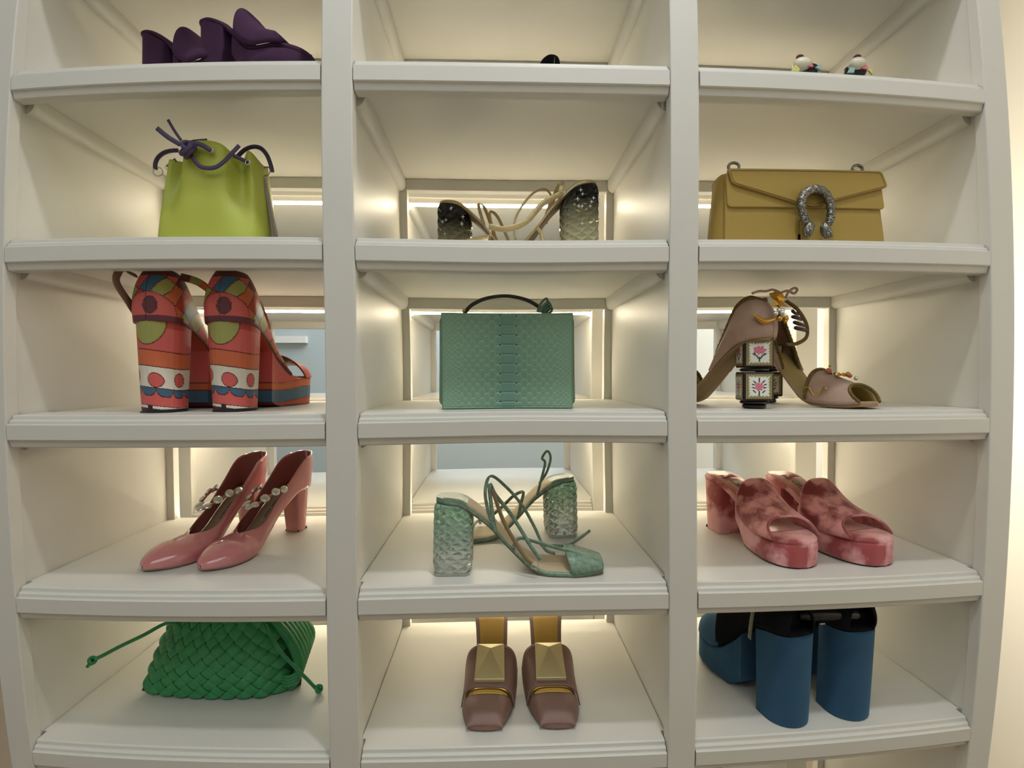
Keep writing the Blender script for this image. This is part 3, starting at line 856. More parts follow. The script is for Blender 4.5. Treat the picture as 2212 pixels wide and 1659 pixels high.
pump('pump', 'pink patent pump with crystal strap, right one of the pair beside the post', (-.408, .293), (-.478, .070), FZ[4], .234, .088, .0355, -1, g, PATENT, PATIN)

# ---------- crystal heel sandals
def crystal_heel(la, par, x0, x1, xb0, xb1, hw, hwb, mat_, t=.006, nz=7, nu=3, amp=.0034, name='crystal_heel', stars=None):
    """block heel covered in pyramid facets"""
    sides = [((0, -1), (1, -1)), ((1, -1), (1, 1)), ((1, 1), (0, 1)), ((0, 1), (0, -1))]
    m_ = MB(); V = {}; F = []
    N = nu * 2 * 4; M_ = nz * 2
    def P(i, j, raise_):
        f = 1 - j / M_                       # f=1 at the top
        sd = (i // (nu * 2)) % 4; q = (i % (nu * 2)) / (nu * 2)
        (a0, b0), (a1, b1) = sides[sd]
        a, b = a0 + (a1 - a0) * q, b0 + (b1 - b0) * q
        g_ = 1 - f
        xa, xb = x0 + (xb0 - x0) * g_, x1 + (xb1 - x1) * g_; h = hw + (hwb - hw) * g_
        # rounded-square plan
        ux, uy = (a - .5) * 2, b
        k = (abs(ux) ** 5 + abs(uy) ** 5) ** (-1 / 5.0)
        ux, uy = ux * k, uy * k
        rr = 1 + (amp / h if raise_ else 0)
        x = (xa + xb) / 2 + ux * rr * (xb - xa) / 2; y = uy * rr * h
        zt = la.z(max(0, min(x, la.L))) - t
        return (x, y + la.c(max(0, x)) * f, .004 + (zt - .004) * f)
    for j in range(M_ + 1):
        for i in range(N):
            V[(i, j)] = len(m_.v); m_.v.append(P(i, j, (i + j) % 2 == 1 and 0 < j < M_))
    for j in range(M_):
        for i in range(N):
            a, b, c, d = V[(i, j)], V[((i + 1) % N, j)], V[((i + 1) % N, j + 1)], V[(i, j + 1)]
            if (i + j) % 2 == 0: m_.f += [(a, b, d), (b, c, d)]
            else: m_.f += [(a, b, c), (a, c, d)]
    m_.f.append(tuple(V[(i, 0)] for i in reversed(range(N)))); m_.f.append(tuple(V[(i, M_)] for i in range(N)))
    h = m_.build(name, mat_, par, smooth=False)
    return h
def ombre_glass(name, top, bot, ztop, zmid, rough=.08, trans=.55):
    m_ = mat(name, top, rough=rough, trans=trans, ior=1.45)
    nt = m_.node_tree; bs = nt.nodes['Principled BSDF']
    tc = nt.nodes.new('ShaderNodeTexCoord'); sp = nt.nodes.new('ShaderNodeSeparateXYZ'); mr = nt.nodes.new('ShaderNodeMapRange'); rp = nt.nodes.new('ShaderNodeValToRGB')
    nt.links.new(tc.outputs['Object'], sp.inputs[0]); nt.links.new(sp.outputs['Z'], mr.inputs[0])
    mr.inputs[1].default_value = zmid; mr.inputs[2].default_value = ztop
    rp.color_ramp.elements[0].color = lin(bot); rp.color_ramp.elements[1].color = lin(top)
    nt.links.new(mr.outputs[0], rp.inputs[0]); nt.links.new(rp.outputs[0], bs.inputs['Base Color'])
    return m_
MGLASS = ombre_glass('mint_ombre_resin', (168, 212, 186), (232, 238, 228), .085, .018, rough=.05, trans=.62)
BGLASS = ombre_glass('black_ombre_resin', (10, 12, 12), (196, 190, 150), .085, .035, trans=.35)
MSNAKE = mat('mint_snakeskin', (130, 154, 134), rough=0.3, rgb2=(98, 124, 108), noise_scale=170, bump=.5, bump_scale=260, contrast=.12)
MINS = mat('tan_insole_light', (184, 166, 136), rough=0.55)
KHAKI = mat('khaki_lining', (132, 112, 84), rough=0.6)
GOLDL = mat('crinkled_gold_leather', (196, 176, 128), rough=0.34, metal=.45, noise_amt=.25, noise_scale=150, bump=.6, bump_scale=420)
BROWNS = mat('taupe_leather_sole', (140, 116, 92), rough=0.55)
STARM = mat('white_crystal_star', (235, 238, 240), rough=.15, emit=None, spec=1)
def crystal_sandal(label, heel, toe, z, side, group, glass, skin, insm, under, loops, tip, star=False, L=.252, H=.105):
    t = place('crystal_heel_sandal', label, heel, toe, z, group)
    la = Last(L, H, .0065, .036, SQ, side, .005, seat=.14, prof_z=[(0, H), (.13, H - .004), (.30, H * .72), (.45, H * .36), (.57, H * .13), (.66, .0070), (.8, .0065), (1, .010)])
    la.slab('sole', skin, t, lambda x: la.z(x), lambda x: la.z(x) - .0062)
    la.slab('insole', insm, t, lambda x: la.z(x) + .0011, lambda x: la.z(x) - .001, .17, .97, grow=-.0035)
    la.slab('heel_pad', skin, t, lambda x: la.z(x) + .0014, lambda x: la.z(x) - .001, .012, .19, grow=-.0030)
    la.slab('outsole', under, t, lambda x: la.z(x) - .006, lambda x: max(0.0, la.z(x) - .0078) if x > .5 * L else la.z(x) - .0078, .15, 1, grow=-.001)
    h = crystal_heel(la, t, .002, .054, .001, .053, .0265, .0255, glass)
    MB().loft([[((.027) + a * .0265, b * .0255, zz) for a, b in ((-1, -.8), (-.8, -1), (.8, -1), (1, -.8), (1, .8), (.8, 1), (-.8, 1), (-1, .8))] for zz in (0, .0038)]).build('heel_tip', glass if not star else under, t, smooth=False)
    # toe cap: closed square band
    arch_band(la, 'toe_band', skin, t, lambda q: .80 - .03 * q, lambda q: .985 - .06 * (1 - q) * 0, lambda f: .024 * (1 - .62 * f ** 1.6), nj=22, sq=3.2, grow=.0004)
    for k, (pts, wd, s_) in enumerate(loops(la)):
        p = cr(pts, 8)
        MB().ribbon(p, wd, .0014, s_).build('strap', skin, t)
    if star:
        rnd = random.Random(3)
        for sd in (-1, 1):
            for k in range(9):
                fz = rnd.uniform(.25, .93); fx = rnd.uniform(.12, .9)
                x = .002 + .052 * fx; zc = (la.z(x) - .006) * fz; y = sd * (.0272 + .0016)
                sm_ = MB(); r = .0036; P_ = []
                for i in range(8):
                    a = math.pi * i / 4 + rnd.random() * .1; rr = r if i % 2 == 0 else r * .35
                    P_.append((x + rr * math.cos(a), y, zc + rr * math.sin(a)))
                sm_.loft([[(p[0], p[1], p[2]) for p in P_], [((p[0] - x) * .3 + x, y + sd * .0012, (p[2] - zc) * .3 + zc) for p in P_]])
                sm_.build('star_stone', STARM, h, smooth=False)
        for k in range(8):
            fz = rnd.uniform(.25, .93); y = rnd.uniform(-.02, .02); zc = .1 * fz
            sm_ = MB(); r = .0034; x = .0005 - .0016
            P_ = [(x, y + (r if i % 2 == 0 else r * .35) * math.cos(math.pi * i / 4), zc + (r if i % 2 == 0 else r * .35) * math.sin(math.pi * i / 4)) for i in range(8)]
            sm_.loft([P_, [(x - .0012, (p[1] - y) * .3 + y, (p[2] - zc) * .3 + zc) for p in P_]]).build('star_stone', STARM, h, smooth=False)
    return t, la
S_ = lambda x, y, zz: Vector((x, y, zz))
def mloops(la):
    a = la
    def e(f, sg, dz=0): x = f * a.L; return S_(x, a.c(x) + sg * (a.w(x) + .001), a.z(x) + dz)
    out = []
    # big ankle loop standing up over the arch and falling to the toe band
    out.append(([e(.36, -1, -.004), e(.33, -1, .022) + S_(-.004, 0, 0), e(.30, -1, .045), e(.33, 0, .066), e(.42, .5, .072), e(.52, .7, .066), e(.60, .8, .042), e(.66, .4, .016), e(.72, .2, .012)], .0052, ('n', (.12, 1, .25))))
    out.append(([e(.36, -1, -.004), e(.335, -1, .028), e(.325, -1, .058), e(.36, -.8, .050), e(.46, -.9, .046), e(.56, -1.1, .030), e(.62, -1.1, .016)], .0062, ('n', (.12, 1, .25))))
    out.append(([e(.46, -1, .0), e(.50, -.9, .024), e(.60, -.6, .034), e(.72, -.5, .030), e(.84, -.5, .022), e(.90, -.8, .012)], .0052, ('n', (.12, 1, .25))))
    out.append(([e(.64, 1.1, .012), e(.70, .5, .020), e(.80, .5, .022), e(.88, .9, .028), e(.955, 1.5, .036)], .0050, ('n', (.12, 1, .25))))
    return out
def mloops2(la):
    a = la
    def e(f, sg, dz=0): x = f * a.L; return S_(x, a.c(x) + sg * (a.w(x) + .001), a.z(x) + dz)
    return [([e(.30, 1, .0), e(.27, .9, .020), e(.235, .8, .045), e(.25, .5, .056), e(.20, .0, .058), e(.17, -.2, .040), e(.20, -.2, .018), e(.26, -.2, .006)], .0048, ('n', (.12, 1, .25))),
            ([e(.44, 1, -.003), e(.42, 1, .016), e(.40, .8, .030), e(.46, 0, .034), e(.56, -.6, .026), e(.66, -1, .010)], .0058, ('n', (.12, 1, .25))),
            ([e(.80, 1, .006), e(.76, .3, .018), e(.72, -.3, .018), e(.70, -1, .004)], .005, ('n', (.12, 1, .25)))]
gm = 'mint crystal heel sandals'
t, la = crystal_sandal('mint snakeskin strappy sandal with faceted glass heel, front one pointing right', (-.1195, .064), (.138, .058), FZ[4], 1, gm, MGLASS, MSNAKE, MINS, KHAKI, mloops, None, L=.257, H=.112)
# loose buckle strap lying over the arch of the front sandal
def e_(f, sg, dz): x = f * la.L; return Vector((x, la.c(x) + sg * (la.w(x) + .001), la.z(x) + dz))
bst = MB().ribbon(cr([e_(.34, -1.1, .056), e_(.40, -1.2, .030), e_(.47, -1.25, .016), e_(.53, -1.3, .008), e_(.57, -1.3, .006)], 8), .0062, .0016, ('n', (.1, 1, .3))).build('buckle_strap', KHAKI, t)
c = e_(.585, -1.3, .006)
MB().tube([c + Vector(q) for q in ((-.005, -.001, -.003), (.004, -.001, -.006), (.006, -.001, .003), (-.003, -.001, .006))], .0008, 6, closed=True).build('buckle', STEEL, bst)
crystal_sandal('mint snakeskin strappy sandal with faceted glass heel, rear one pointing left', (.122, .222), (-.132, .196), FZ[4], -1, gm, MGLASS, MSNAKE, MINS, KHAKI, mloops2, None, L=.252, H=.106)

def gloops(la):
    a = la
    def e(f, sg, dz=0): x = f * a.L; return S_(x, a.c(x) + sg * (a.w(x) + .001), a.z(x) + dz)
    return [([e(.40, 1, -.004), e(.37, .9, .022), e(.36, .7, .042), e(.42, .4, .050), e(.50, .2, .030), e(.56, 0, .010)], .0056, ('n', (.12, 1, -.3))),
            ([e(.34, -1, -.002), e(.30, -.9, .024), e(.33, 0, .034), e(.38, .9, .016), e(.42, 1, .0)], .0060, ('n', (.12, 1, -.3))),
            ([e(.55, 1, .0), e(.60, .3, .020), e(.70, -.3, .024), e(.80, -1, .004)], .006, ('n', (.12, 1, -.3)))]
def gloops2(la):
    a = la
    def e(f, sg, dz=0): x = f * a.L; return S_(x, a.c(x) + sg * (a.w(x) + .001), a.z(x) + dz)
    return [([e(.28, 1, -.002), e(.26, .9, .016), e(.27, 0, .024), e(.33, -.9, .010), e(.36, -1, -.004)], .0085, ('n', (.12, 1, -.3))),
            ([e(.27, 1.15, .002), e(.40, 1.3, .020), e(.52, 1.35, .022), e(.66, 1.4, .024), e(.78, 1.3, .028)], .0085, ('n', (.12, 1, -.3))),
            ([e(.30, -.9, .02), e(.36, -.6, .048), e(.46, -.2, .066), e(.56, 0, .060), e(.60, .2, .040), e(.59, .3, .015)], .0036, ('n', (.12, 1, -.3))),
            ([e(.44, 1, -.002), e(.41, 1, -.02), e(.39, 1.1, -.045), e(.37, 1.2, -.055)], .0062, ('n', (.12, 1, -.3)))]
gg = 'gold sandals with starry heels'
crystal_sandal('gold strappy sandal with starry black heel, farther one pointing right', (-.128, .225), (.120, .195), FZ[2], 1, gg, BGLASS, GOLDL, MINS, BROWNS, gloops, None, True, L=.25, H=.124)
crystal_sandal('gold strappy sandal with starry black heel, nearer one pointing left', (.138, .108), (-.084, .110), FZ[2], -1, gg, BGLASS, GOLDL, MINS, BROWNS, gloops2, None, True, L=.222, H=.1145)

# ---------- platform mules, in crushed velvet and in suede
VELV = mat('dusty_pink_crushed_velvet', (226, 156, 152), rough=0.55, rgb2=(124, 34, 36), noise_scale=24, contrast=.235, sheen=.9, sheen_tint=(240, 190, 190), bump=.25, bump_scale=90)
VELVP = mat('pale_pink_crushed_velvet', (230, 170, 172), rough=0.55, rgb2=(158, 66, 68), noise_scale=20, contrast=.23, sheen=.8, sheen_tint=(240, 200, 200), bump=.2, bump_scale=90)
SATIN = mat('rose_satin_insole', (176, 112, 100), rough=0.3, sheen=.3)
BLKRUB = mat('black_rubber', (26, 24, 26), rough=0.6)
SUEP = mat('deep_purple_suede', (58, 26, 58), rough=0.9, sheen=.35, sheen_tint=(120, 60, 130), noise_amt=.3, noise_scale=30)
OLIVE = mat('olive_brown_lining', (84, 72, 44), rough=0.7)
def platform_mule(label, heel, toe, z, side, group, m1, m2, ins, L=.232, H=.102, P=.040, lettering=True, vh=.048):
    t = place('platform_mule', label, heel, toe, z, group)
    la = Last(L, H, P, .043, RO, side, .005, prof_z=[(0, H), (.14, H - .004), (.32, P + (H - P) * .72), (.48, P + (H - P) * .34), (.60, P + (H - P) * .08), (.70, P), (1, P + .001)])
    la.slab('footbed', m2, t, lambda x: la.z(x) + .004, lambda x: la.z(x) - .006, rnd=.004)
    la.slab('insole', ins, t, lambda x: la.z(x) + .0052, lambda x: la.z(x) + .003, .03, .80, grow=-.006)
    la.slab('platform', m2, t, lambda x: la.z(x) - .0045, lambda x: .002 + .012 * max(0, (.56 - x / L) / .14) ** 1.2 * 3, .42, 1, grow=.0012, rnd=.003, n=50)
    la.slab('outsole', BLKRUB, t, lambda x: .0022, lambda x: 0.0, .52, .985, grow=-.003)
    la.heel('heel', m2, t, -.001, .062, .004, .058, .034, .031, t=.004)
    MB().loft([[(.031 + a * .0255, b * .0275, zz) for a, b in ((-1, -.6), (-.7, -1), (1, -1), (1, 1), (-.7, 1), (-1, .6))] for zz in (0, .0035)]).build('heel_tip', BLKRUB, t, smooth=False)
    v = arch_band(la, 'vamp', m1, t, lambda q: .50 - .035 * q, lambda q: .90 - .12 * q, lambda f: vh * (1 - .46 * f ** 1.3), nj=30, ni=20, sq=2.9, grow=.0024, th=.003, botz=lambda x: la.z(x) + .001, wf=lambda x: max(la.w(x), .0405) if x < .7 * L else la.w(x))
    # folded edge of the toe opening
    pts = []
    for j in range(27):
        a = math.pi * j / 26; ca, sa = math.cos(a), math.sin(a)
        sx = abs(ca) ** (2 / 2.9) * (1 if ca > 0 else -1); sz = abs(sa) ** (2 / 2.9); x = (.90 - .12 * sz) * L
        pts.append((x, la.c(x) + sx * (la.w(x) + .0036) * (1 - .10 * sz), la.z(x) + .0012 + vh * .54 * sz))
    MB().tube(pts, .0024, 7).build('vamp_binding', m2, v)
    if lettering:
        w_ = MB()
        for k in range(3):
            pp = [Vector((.035 + .006 * k + .003 * math.sin(s * 6 + k), -.019 + .038 * s, la.z(.035) + .0062 + .001 * math.sin(s * 9 + k))) for s in [i / 12 for i in range(13)]]
            w_.tube(pp, lambda q: .0018 * math.sin(math.pi * min(max(q, .05), .95)), 6)
        w_.build('insole_wrinkles', ins, t)
        xs_ = [.055 + .042 * i / 8 for i in range(9)]
        for nm, hw_, lo, mt in (('label_frame', .0064, .0054, INK), ('insole_label', .0052, .0058, LABELM)):
            e0 = 0 if nm == 'label_frame' else .0012
            lp = MB(); xx = [xs_[0] + e0 + (xs_[-1] - xs_[0] - 2 * e0) * i / 8 for i in range(9)]
            lp.loft([[(x, la.c(x) - hw_, la.z(x) + lo), (x, la.c(x) + hw_, la.z(x) + lo), (x, la.c(x) + hw_, la.z(x) + lo + .0003), (x, la.c(x) - hw_, la.z(x) + lo + .0003)] for x in xx])
            lp.build(nm, mt, t, smooth=False)
        text_on(la, 'PRADA', t, .055 + .021, .0075, INK, flip=-1, lift=.0064)
    return t
gv = 'dusty pink velvet platform mules'
platform_mule('dusty pink crushed velvet platform mule, left one of the pair', (.411, .272), (.450, .052), FZ[4], 1, gv, VELV, VELVP, SATIN)
platform_mule('dusty pink crushed velvet platform mule, right one near the side wall', (.528, .268), (.572, .050), FZ[4], -1, gv, VELV, VELVP, SATIN)
gp = 'deep purple suede platform mules'
platform_mule('deep purple suede platform mule on the top shelf, left one of the pair', (-.612, .160), (-.458, .116), FZ[1], 1, gp, SUEP, SUEP, OLIVE, lettering=False, L=.190, H=.131, P=.046, vh=.052)
platform_mule('deep purple suede platform mule on the top shelf, right one nearer the post', (-.484, .112), (-.318, .066), FZ[1], -1, gp, SUEP, SUEP, OLIVE, lettering=False, L=.192, H=.112, P=.036, vh=.050)

def local(t, p):
    """world point into the frame of a placed thing"""
    c, s = math.cos(-t.rotation_euler[2]), math.sin(-t.rotation_euler[2]); d = Vector(p) - Vector(t.location)
    return Vector((c * d.x - s * d.y, s * d.x + c * d.y, d.z))
def paint(o, fn):
    me = o.data
    ca = me.color_attributes.new('Col', 'FLOAT_COLOR', 'POINT')
    ca.data.foreach_set('color', np.array([lin(fn(v.co.x, v.co.y, v.co.z)) for v in me.vertices], 'f').reshape(-1))
    return o
def copy_tree(o, parent=None):
    c = o.copy(); COL.objects.link(c); c.parent = parent
    for ch in [q for q in bpy.data.objects if q.parent == o]: copy_tree(ch, c)
    return c

# ---------- printed platform sandals (third shelf, left)
PRINT = mat('printed_leather', (200, 100, 80), rough=0.45, vcol=True)
LINEC, PINKC, ORNG, WHT, BLU, GRN, PUR, REDC, MARO = (78, 24, 28), (202, 92, 88), (198, 102, 66), (216, 210, 194), (62, 98, 126), (158, 158, 88), (96, 48, 60), (176, 66, 54), (92, 44, 40)
BROWNL = mat('grey_brown_lining', (128, 100, 84), rough=.6)
def print_sandal(heel, toe, label, group):
    L, H, P = .245, .139, .050
    t = place('platform_sandal', label, heel, toe, FZ[3], group)
    la = Last(L, H, P, .043, RO, 1, .004, prof_z=[(0, H), (.13, H - .004), (.32, P + (H - P) * .74), (.48, P + (H - P) * .36), (.60, P + (H - P) * .10), (.70, P), (1, P + .002)])
    lw = .0011
    def hcol(x, y, z):
        s = (1 if y > 0 else -1) * (abs(y) + max(0, x - .012)); h = z / H
        if z < .0045: return (30, 26, 34)
        tilt = .004 * math.sin(s * 42 + .6)
        bands = [(.0065, WHT), (.0225, PINKC), (.031, BLU), (.0615, WHT), (.086, ORNG), (.1025, PINKC), (.160, REDC)]
        z1 = z - tilt - .010 * max(0, (-s if s < 0 else s) - .03)
        if z1 < .0085 + .0:
            if abs(s) < .0035: return (30, 26, 34)
            return WHT if z1 > .0045 else LINEC
        if z1 < .0225:
            return LINEC if min(z1 - .0085, .0225 - z1) < 0 else (LINEC if z1 - .0085 < lw else PINKC)
        # scallops of blue hanging from the white band
        if z1 < .0345:
            k = (s + .009) / .022; fr = k - math.floor(k); dep = .0118 * math.sqrt(max(0, 1 - ((fr - .5) * 2) ** 2)); e = (.0345 - z1)
            if abs(e - dep) < lw: return LINEC
            return BLU if e < dep else PINKC
        if z1 < .0345 + lw * 1.3: return LINEC
        if z1 < .0660:
            for cx, cz, r in ((-.0085, .0470, .0102), (.0255, .0510, .0095), (-.043, .050, .010), (.058, .050, .010)):
                d = math.hypot((s - cx), (z1 - cz) * .92)
                if d < r - lw: return PINKC
                if d < r: return LINEC
            return WHT
        if z1 < .0660 + lw * 1.3: return LINEC
        if z1 < .0895: return ORNG
        if z1 < .0895 + lw * 1.3: return LINEC
        # pink with a hanging green cup below the counter
        d = math.hypot(s - .001, (z - .1340) * .72)
        if z > .096 and d < .0250 and z < .1345: return GRN if d < .0250 - lw else LINEC
        if z > .1335: return PUR
        if z1 < .125: return PINKC
        return REDC
    o = la.heel('heel', PRINT, t, -.001, .054, .004, .050, .0340, .0275, t=.002, nlev=200, back_round=.62)
    # dense side: rebuild the plan finer through subdivision of the ring
    import bmesh
    bm = bmesh.new(); bm.from_mesh(o.data)
    long_e = [e for e in bm.edges if abs(e.verts[0].co.z - e.verts[1].co.z) < .004 and e.calc_length() > .003 and len(e.link_faces) == 2 and all(len(f.verts) == 4 for f in e.link_faces)]
    bmesh.ops.subdivide_edges(bm, edges=long_e, cuts=6, use_grid_fill=True); bm.to_mesh(o.data); bm.free()
    for p in o.data.polygons: p.use_smooth = True
    try: o.data.set_sharp_from_angle(angle=math.radians(45))
    except Exception: pass
    paint(o, hcol)
    MB().loft([[(.0270 + a * .0205, b * .0250, zz) for a, b in ((-1, -.55), (-.8, -.85), (-.4, -1), (1, -1), (1, 1), (-.4, 1), (-.8, .85), (-1, .55))] for zz in (-.0, .0012)]).build('heel_tip', BLKRUB, t, smooth=False)
    # platform with its bands
    def pcol(x, y, z):
        zz = z - .003 * math.sin(x * 40)
        if z < .0015: return (40, 28, 30)
        e = [(.0095, REDC), (.031, BLU), (.0435, ORNG), (.2, PINKC)]
        lo = 0
        for top, c in e:
            if zz < top: return LINEC if (zz - lo) < lw and lo > 0 else c
            lo = top
        return PINKC
    m_ = MB(); R = []; n = 60; nz = 44
    xs_ = la.xs(.40, 1, n)
    loopv = [(x, 1) for x in xs_] + [(x, -1) for x in reversed(xs_[:-1])]
    for k in range(nz + 1):
        f = k / nz
        ring = []
        for x, sg in loopv:
            zt = la.z(x) - .003; zb = .010 * max(0, (.50 - x / L) / .1) ** 1.3
            ring.append((x, la.c(x) + sg * (max(0, la.w(x)) + .0012 - .002 * (1 - f)), zb + (zt - zb) * f))
        R.append(ring)
    paint(m_.loft(R).build('platform', PRINT, t, smooth=True, angle=60), pcol)
    la.slab('footbed', mat('burnt_orange_leather', (178, 70, 44), rough=.45), t, lambda x: la.z(x), lambda x: la.z(x) - .006, grow=.0006, rnd=.002)
    la.slab('insole', BROWNL, t, lambda x: la.z(x) + .0015, lambda x: la.z(x) - .001, .02, .97, grow=-.003)
    # closed quarters round the heel, print carried over
    rim = [(0, .072), (.08, .073), (.18, .070), (.30, .052), (.42, .030), (.54, .012), (.60, .004)]
    T = lambda x, sg: (x + .010 * (1 - x / (.6 * L)), la.c(x) + sg * la.w(x) * .62, la.z(x) + sm(rim, x / L))
    C = lambda x, sg, B, tt: (B.x - .006 * max(0, 1 - x / (.06 * L)), B.y + sg * .007 * min(1, la.w(x) / .016), B.z + (tt.z - B.z) * .6)
    q = la.side_shell(T, C, 0, .60, 'quarter', PRINT, t, th=.0014, n=150, nj=90, drop=.005)
    def qcol(x, y, z):
        s = (1 if y > 0 else -1) * (abs(y) + max(0, x - .012)); h = z - la.z(max(0, x))
        d = math.hypot(s + .006, (h - .018) * .8)
        if h < -.001:
            return PUR
        if d < .0105: return PUR if d < .0095 else LINEC
        if h < .0035 and abs(s) < .05: return PUR
        D = math.hypot(s + .002, h * .95)
        if D < .036: return PINKC if D < .036 - lw else LINEC
        if h > .062 + .1 * (x): return MARO
        k = (s * .8 + h * .55 + .1) / .0165; i = math.floor(k); fr = (k - i) * .0165
        c = [ORNG, PINKC, GRN, BLU, REDC, ORNG, GRN, BLU, PINKC][int(i) % 9]
        if fr < lw: return LINEC
        k2 = (h - s * .5 + .1) / .034; f2 = (k2 - math.floor(k2)) * .034
        if f2 < lw: return LINEC
        if int(math.floor(k2)) % 2: c = [PINKC, BLU, REDC, GRN, ORNG, MARO, PINKC, REDC, GRN][int(i) % 9]
        return c
    paint(q, qcol)
    # toe strap with open toe
    v = arch_band(la, 'toe_strap', PRINT, t, lambda f: .78 - .10 * f, lambda f: .985 - .04 * f, lambda f: .040 * (1 - .45 * f), th=.0018, nj=60, ni=40, sq=2.3, grow=.0014)
    paint(v, lambda x, y, z: ORNG if x > .90 * L else (LINEC if x > .895 * L else (200, 84, 68)))
    arch_band(la, 'toe_strap_lining', BROWNL, t, lambda f: .782 - .10 * f, lambda f: .98 - .04 * f, lambda f: .0385 * (1 - .45 * f), th=.0004, nj=20, ni=6, sq=2.3, grow=.0002)
    # ankle strap
    pts = [local(t, at(u, v_, Y)) for u, v_, Y in ((498, 590, .085), (520, 600, .09), (543, 628, .10), (563, 668, .115), (576, 700, .13), (579, 722, .14), (572, 740, .15))] if 'right' in label else None
    if pts is None:
        pts = [Vector((.03, -.030, H + .064)), Vector((.06, -.040, H + .060)), Vector((.10, -.045, H + .040)), Vector((.13, -.042, H + .004)), Vector((.135, -.036, H - .020))]
    pts = cr(pts, 16); rb = MB().ribbon(pts, .0115, .002, lambda s_: (.6, -.5, .6))
    st = rb.build('ankle_strap', PRINT, t)
    cols = [MARO, GRN, ORNG, MARO, REDC, PINKC, WHT, WHT]
    me = st.data; ca = me.color_attributes.new('Col', 'FLOAT_COLOR', 'POINT'); nn = len(me.vertices) // 8
    ca.data.foreach_set('color', np.array([lin(LINEC if (i % 8) in (2, 3, 6, 7) else cols[min(7, int((i // 8) / nn * 8))]) for i in range(len(me.vertices))], 'f').reshape(-1))
    pts = [Vector((.012, .024, H + .062)), Vector((-.004, .034, H + .067)), Vector((-.012, .036, H + .050)), Vector((.010, .034, H + .022)), Vector((.03, .036, H + .004))]
    if 'left' in label: MB().ribbon(cr(pts, 8), .013, .002, lambda s_: (1, 0, 0)).build('strap_end', BROWNL, t)
    return t
gc = 'printed platform sandals'
print_sandal((-.5310, .042), (-.522, .280), 'colourful printed platform sandal, left one of the pair seen from the heel', gc)
print_sandal((-.4310, .054), (-.427, .296), 'colourful printed platform sandal, right one of the pair nearer the post', gc)

# ---------- brocade sandals with painted porcelain heels (third shelf, right)
BROC = mat('dusty_rose_brocade', (176, 146, 128), rough=.55, rgb2=(152, 122, 106), noise_scale=45, bump=.2, bump_scale=300, sheen=.2)
BRAID = mat('antique_gold_braid', (126, 104, 56), rough=.5, metal=.35, noise_amt=.5, noise_scale=320, bump=.8, bump_scale=500, bump_dist=.002)
TANS = mat('tan_leather_sole', (150, 122, 84), rough=.5)
GOLDIN = mat('pale_gold_insole', (176, 156, 100), rough=.45, metal=.2)
BLKL = mat('black_lacquer', (30, 24, 26), rough=.25)
GOLDM = mat('antique_gold', (206, 156, 66), rough=.32, metal=.9, bump=.4, bump_scale=300)
CORAL = mat('coral_bead', (190, 104, 80), rough=.35)
PORC = mat('painted_porcelain', (230, 230, 222), rough=.2, vcol=True)
def porcelain(kind):
    def col(a, b):          # a, b in -1..1 across the panel
        r = max(abs(a), abs(b) * .98)
        w_ = .74 + .05 * math.sin(a * 26) * math.sin(b * 26) + .035 * math.cos(math.atan2(b, a) * 24)
        if r > w_:
            s = math.sin(a * 34) * math.cos(b * 34)
            return (120, 104, 62) if s > .1 else ((58, 42, 34) if s < -.45 and r > .88 else (166, 152, 108))
        # rose
        cy = .22 if kind == 0 else -.02
        d = math.hypot(a / (1.15 if kind == 0 else .8), (b - cy) / .78)
        pet = .42 + .06 * math.cos(math.atan2(b - cy, a) * 7)
        if d < pet:
            q = math.sin(a * 30) * math.sin(b * 27)
            return (176, 52, 84) if q > .35 else ((214, 118, 140) if q > -.3 else (226, 168, 178))
        # leaves
        for (lx, ly, ang, ln) in (((-.3, -.18, 2.7, .22), (.3, -.18, .4, .22), (-.14, -.36, 2.2, .18), (.14, -.36, .9, .18), (0, -.5, 1.57, .26), (-.4, -.06, 3, .14), (.4, -.06, .1, .14)) if kind == 0 else
                                  ((-.34, .34, 2.4, .2), (.3, .36, .7, .2), (0, .52, 1.57, .24), (-.42, -.1, 3, .16), (.42, -.1, .1, .16), (-.36, -.4, 2.4, .18), (.34, -.42, .8, .18), (0, -.55, 1.57, .28), (-.44, .14, 2.9, .14), (.44, .14, .2, .14))):
            u = (a - lx) * math.cos(ang) + (b - ly) * math.sin(ang); v = -(a - lx) * math.sin(ang) + (b - ly) * math.cos(ang)
            if (u / ln) ** 2 + (v / .055) ** 2 < 1: return (60, 70, 72)
        return (226, 228, 222)
    return col
def porc_cube(t, c, half, hz, rot, name):
    Mz = Matrix.Rotation(rot, 3, 'Z'); b = MB()
    hx, hy = half
    b.box((-hx, -hy, -hz), (hx, hy, hz)); b.v = [tuple(Mz @ Vector(p) + c) for p in b.v]
    o = b.build(name, BLKL, t, smooth=False, bevel=.0022)
    for k, (ax, hw_) in enumerate((((0, -1), hx), ((1, 0), hy), ((0, 1), hx), ((-1, 0), hy))):
        n_ = Vector((ax[0], ax[1], 0)); tg = Vector((-ax[1], ax[0], 0)); dist = hy if ax[0] == 0 else hx
        g_ = MB(); rows = []; cols = []; fn = porcelain(0 if 'upper' in name else 1); N = 54
        for j in range(N + 1):
            row = []
            for i in range(N + 1):
                a, bb = -1 + 2 * i / N, -1 + 2 * j / N
                e = max(abs(a), abs(bb)); dome = .0006 + .0008 * (1 - e ** 4)
                row.append(Mz @ (n_ * (dist + dome) + tg * (a * (hw_ - .0028)) + Vector((0, 0, bb * (hz - .0032)))) + c); cols.append(lin(fn(a, bb)))
            rows.append(row)
        g_.grid(rows).build('porcelain_panel', PORC, o, smooth=True, colors=cols)
    return o
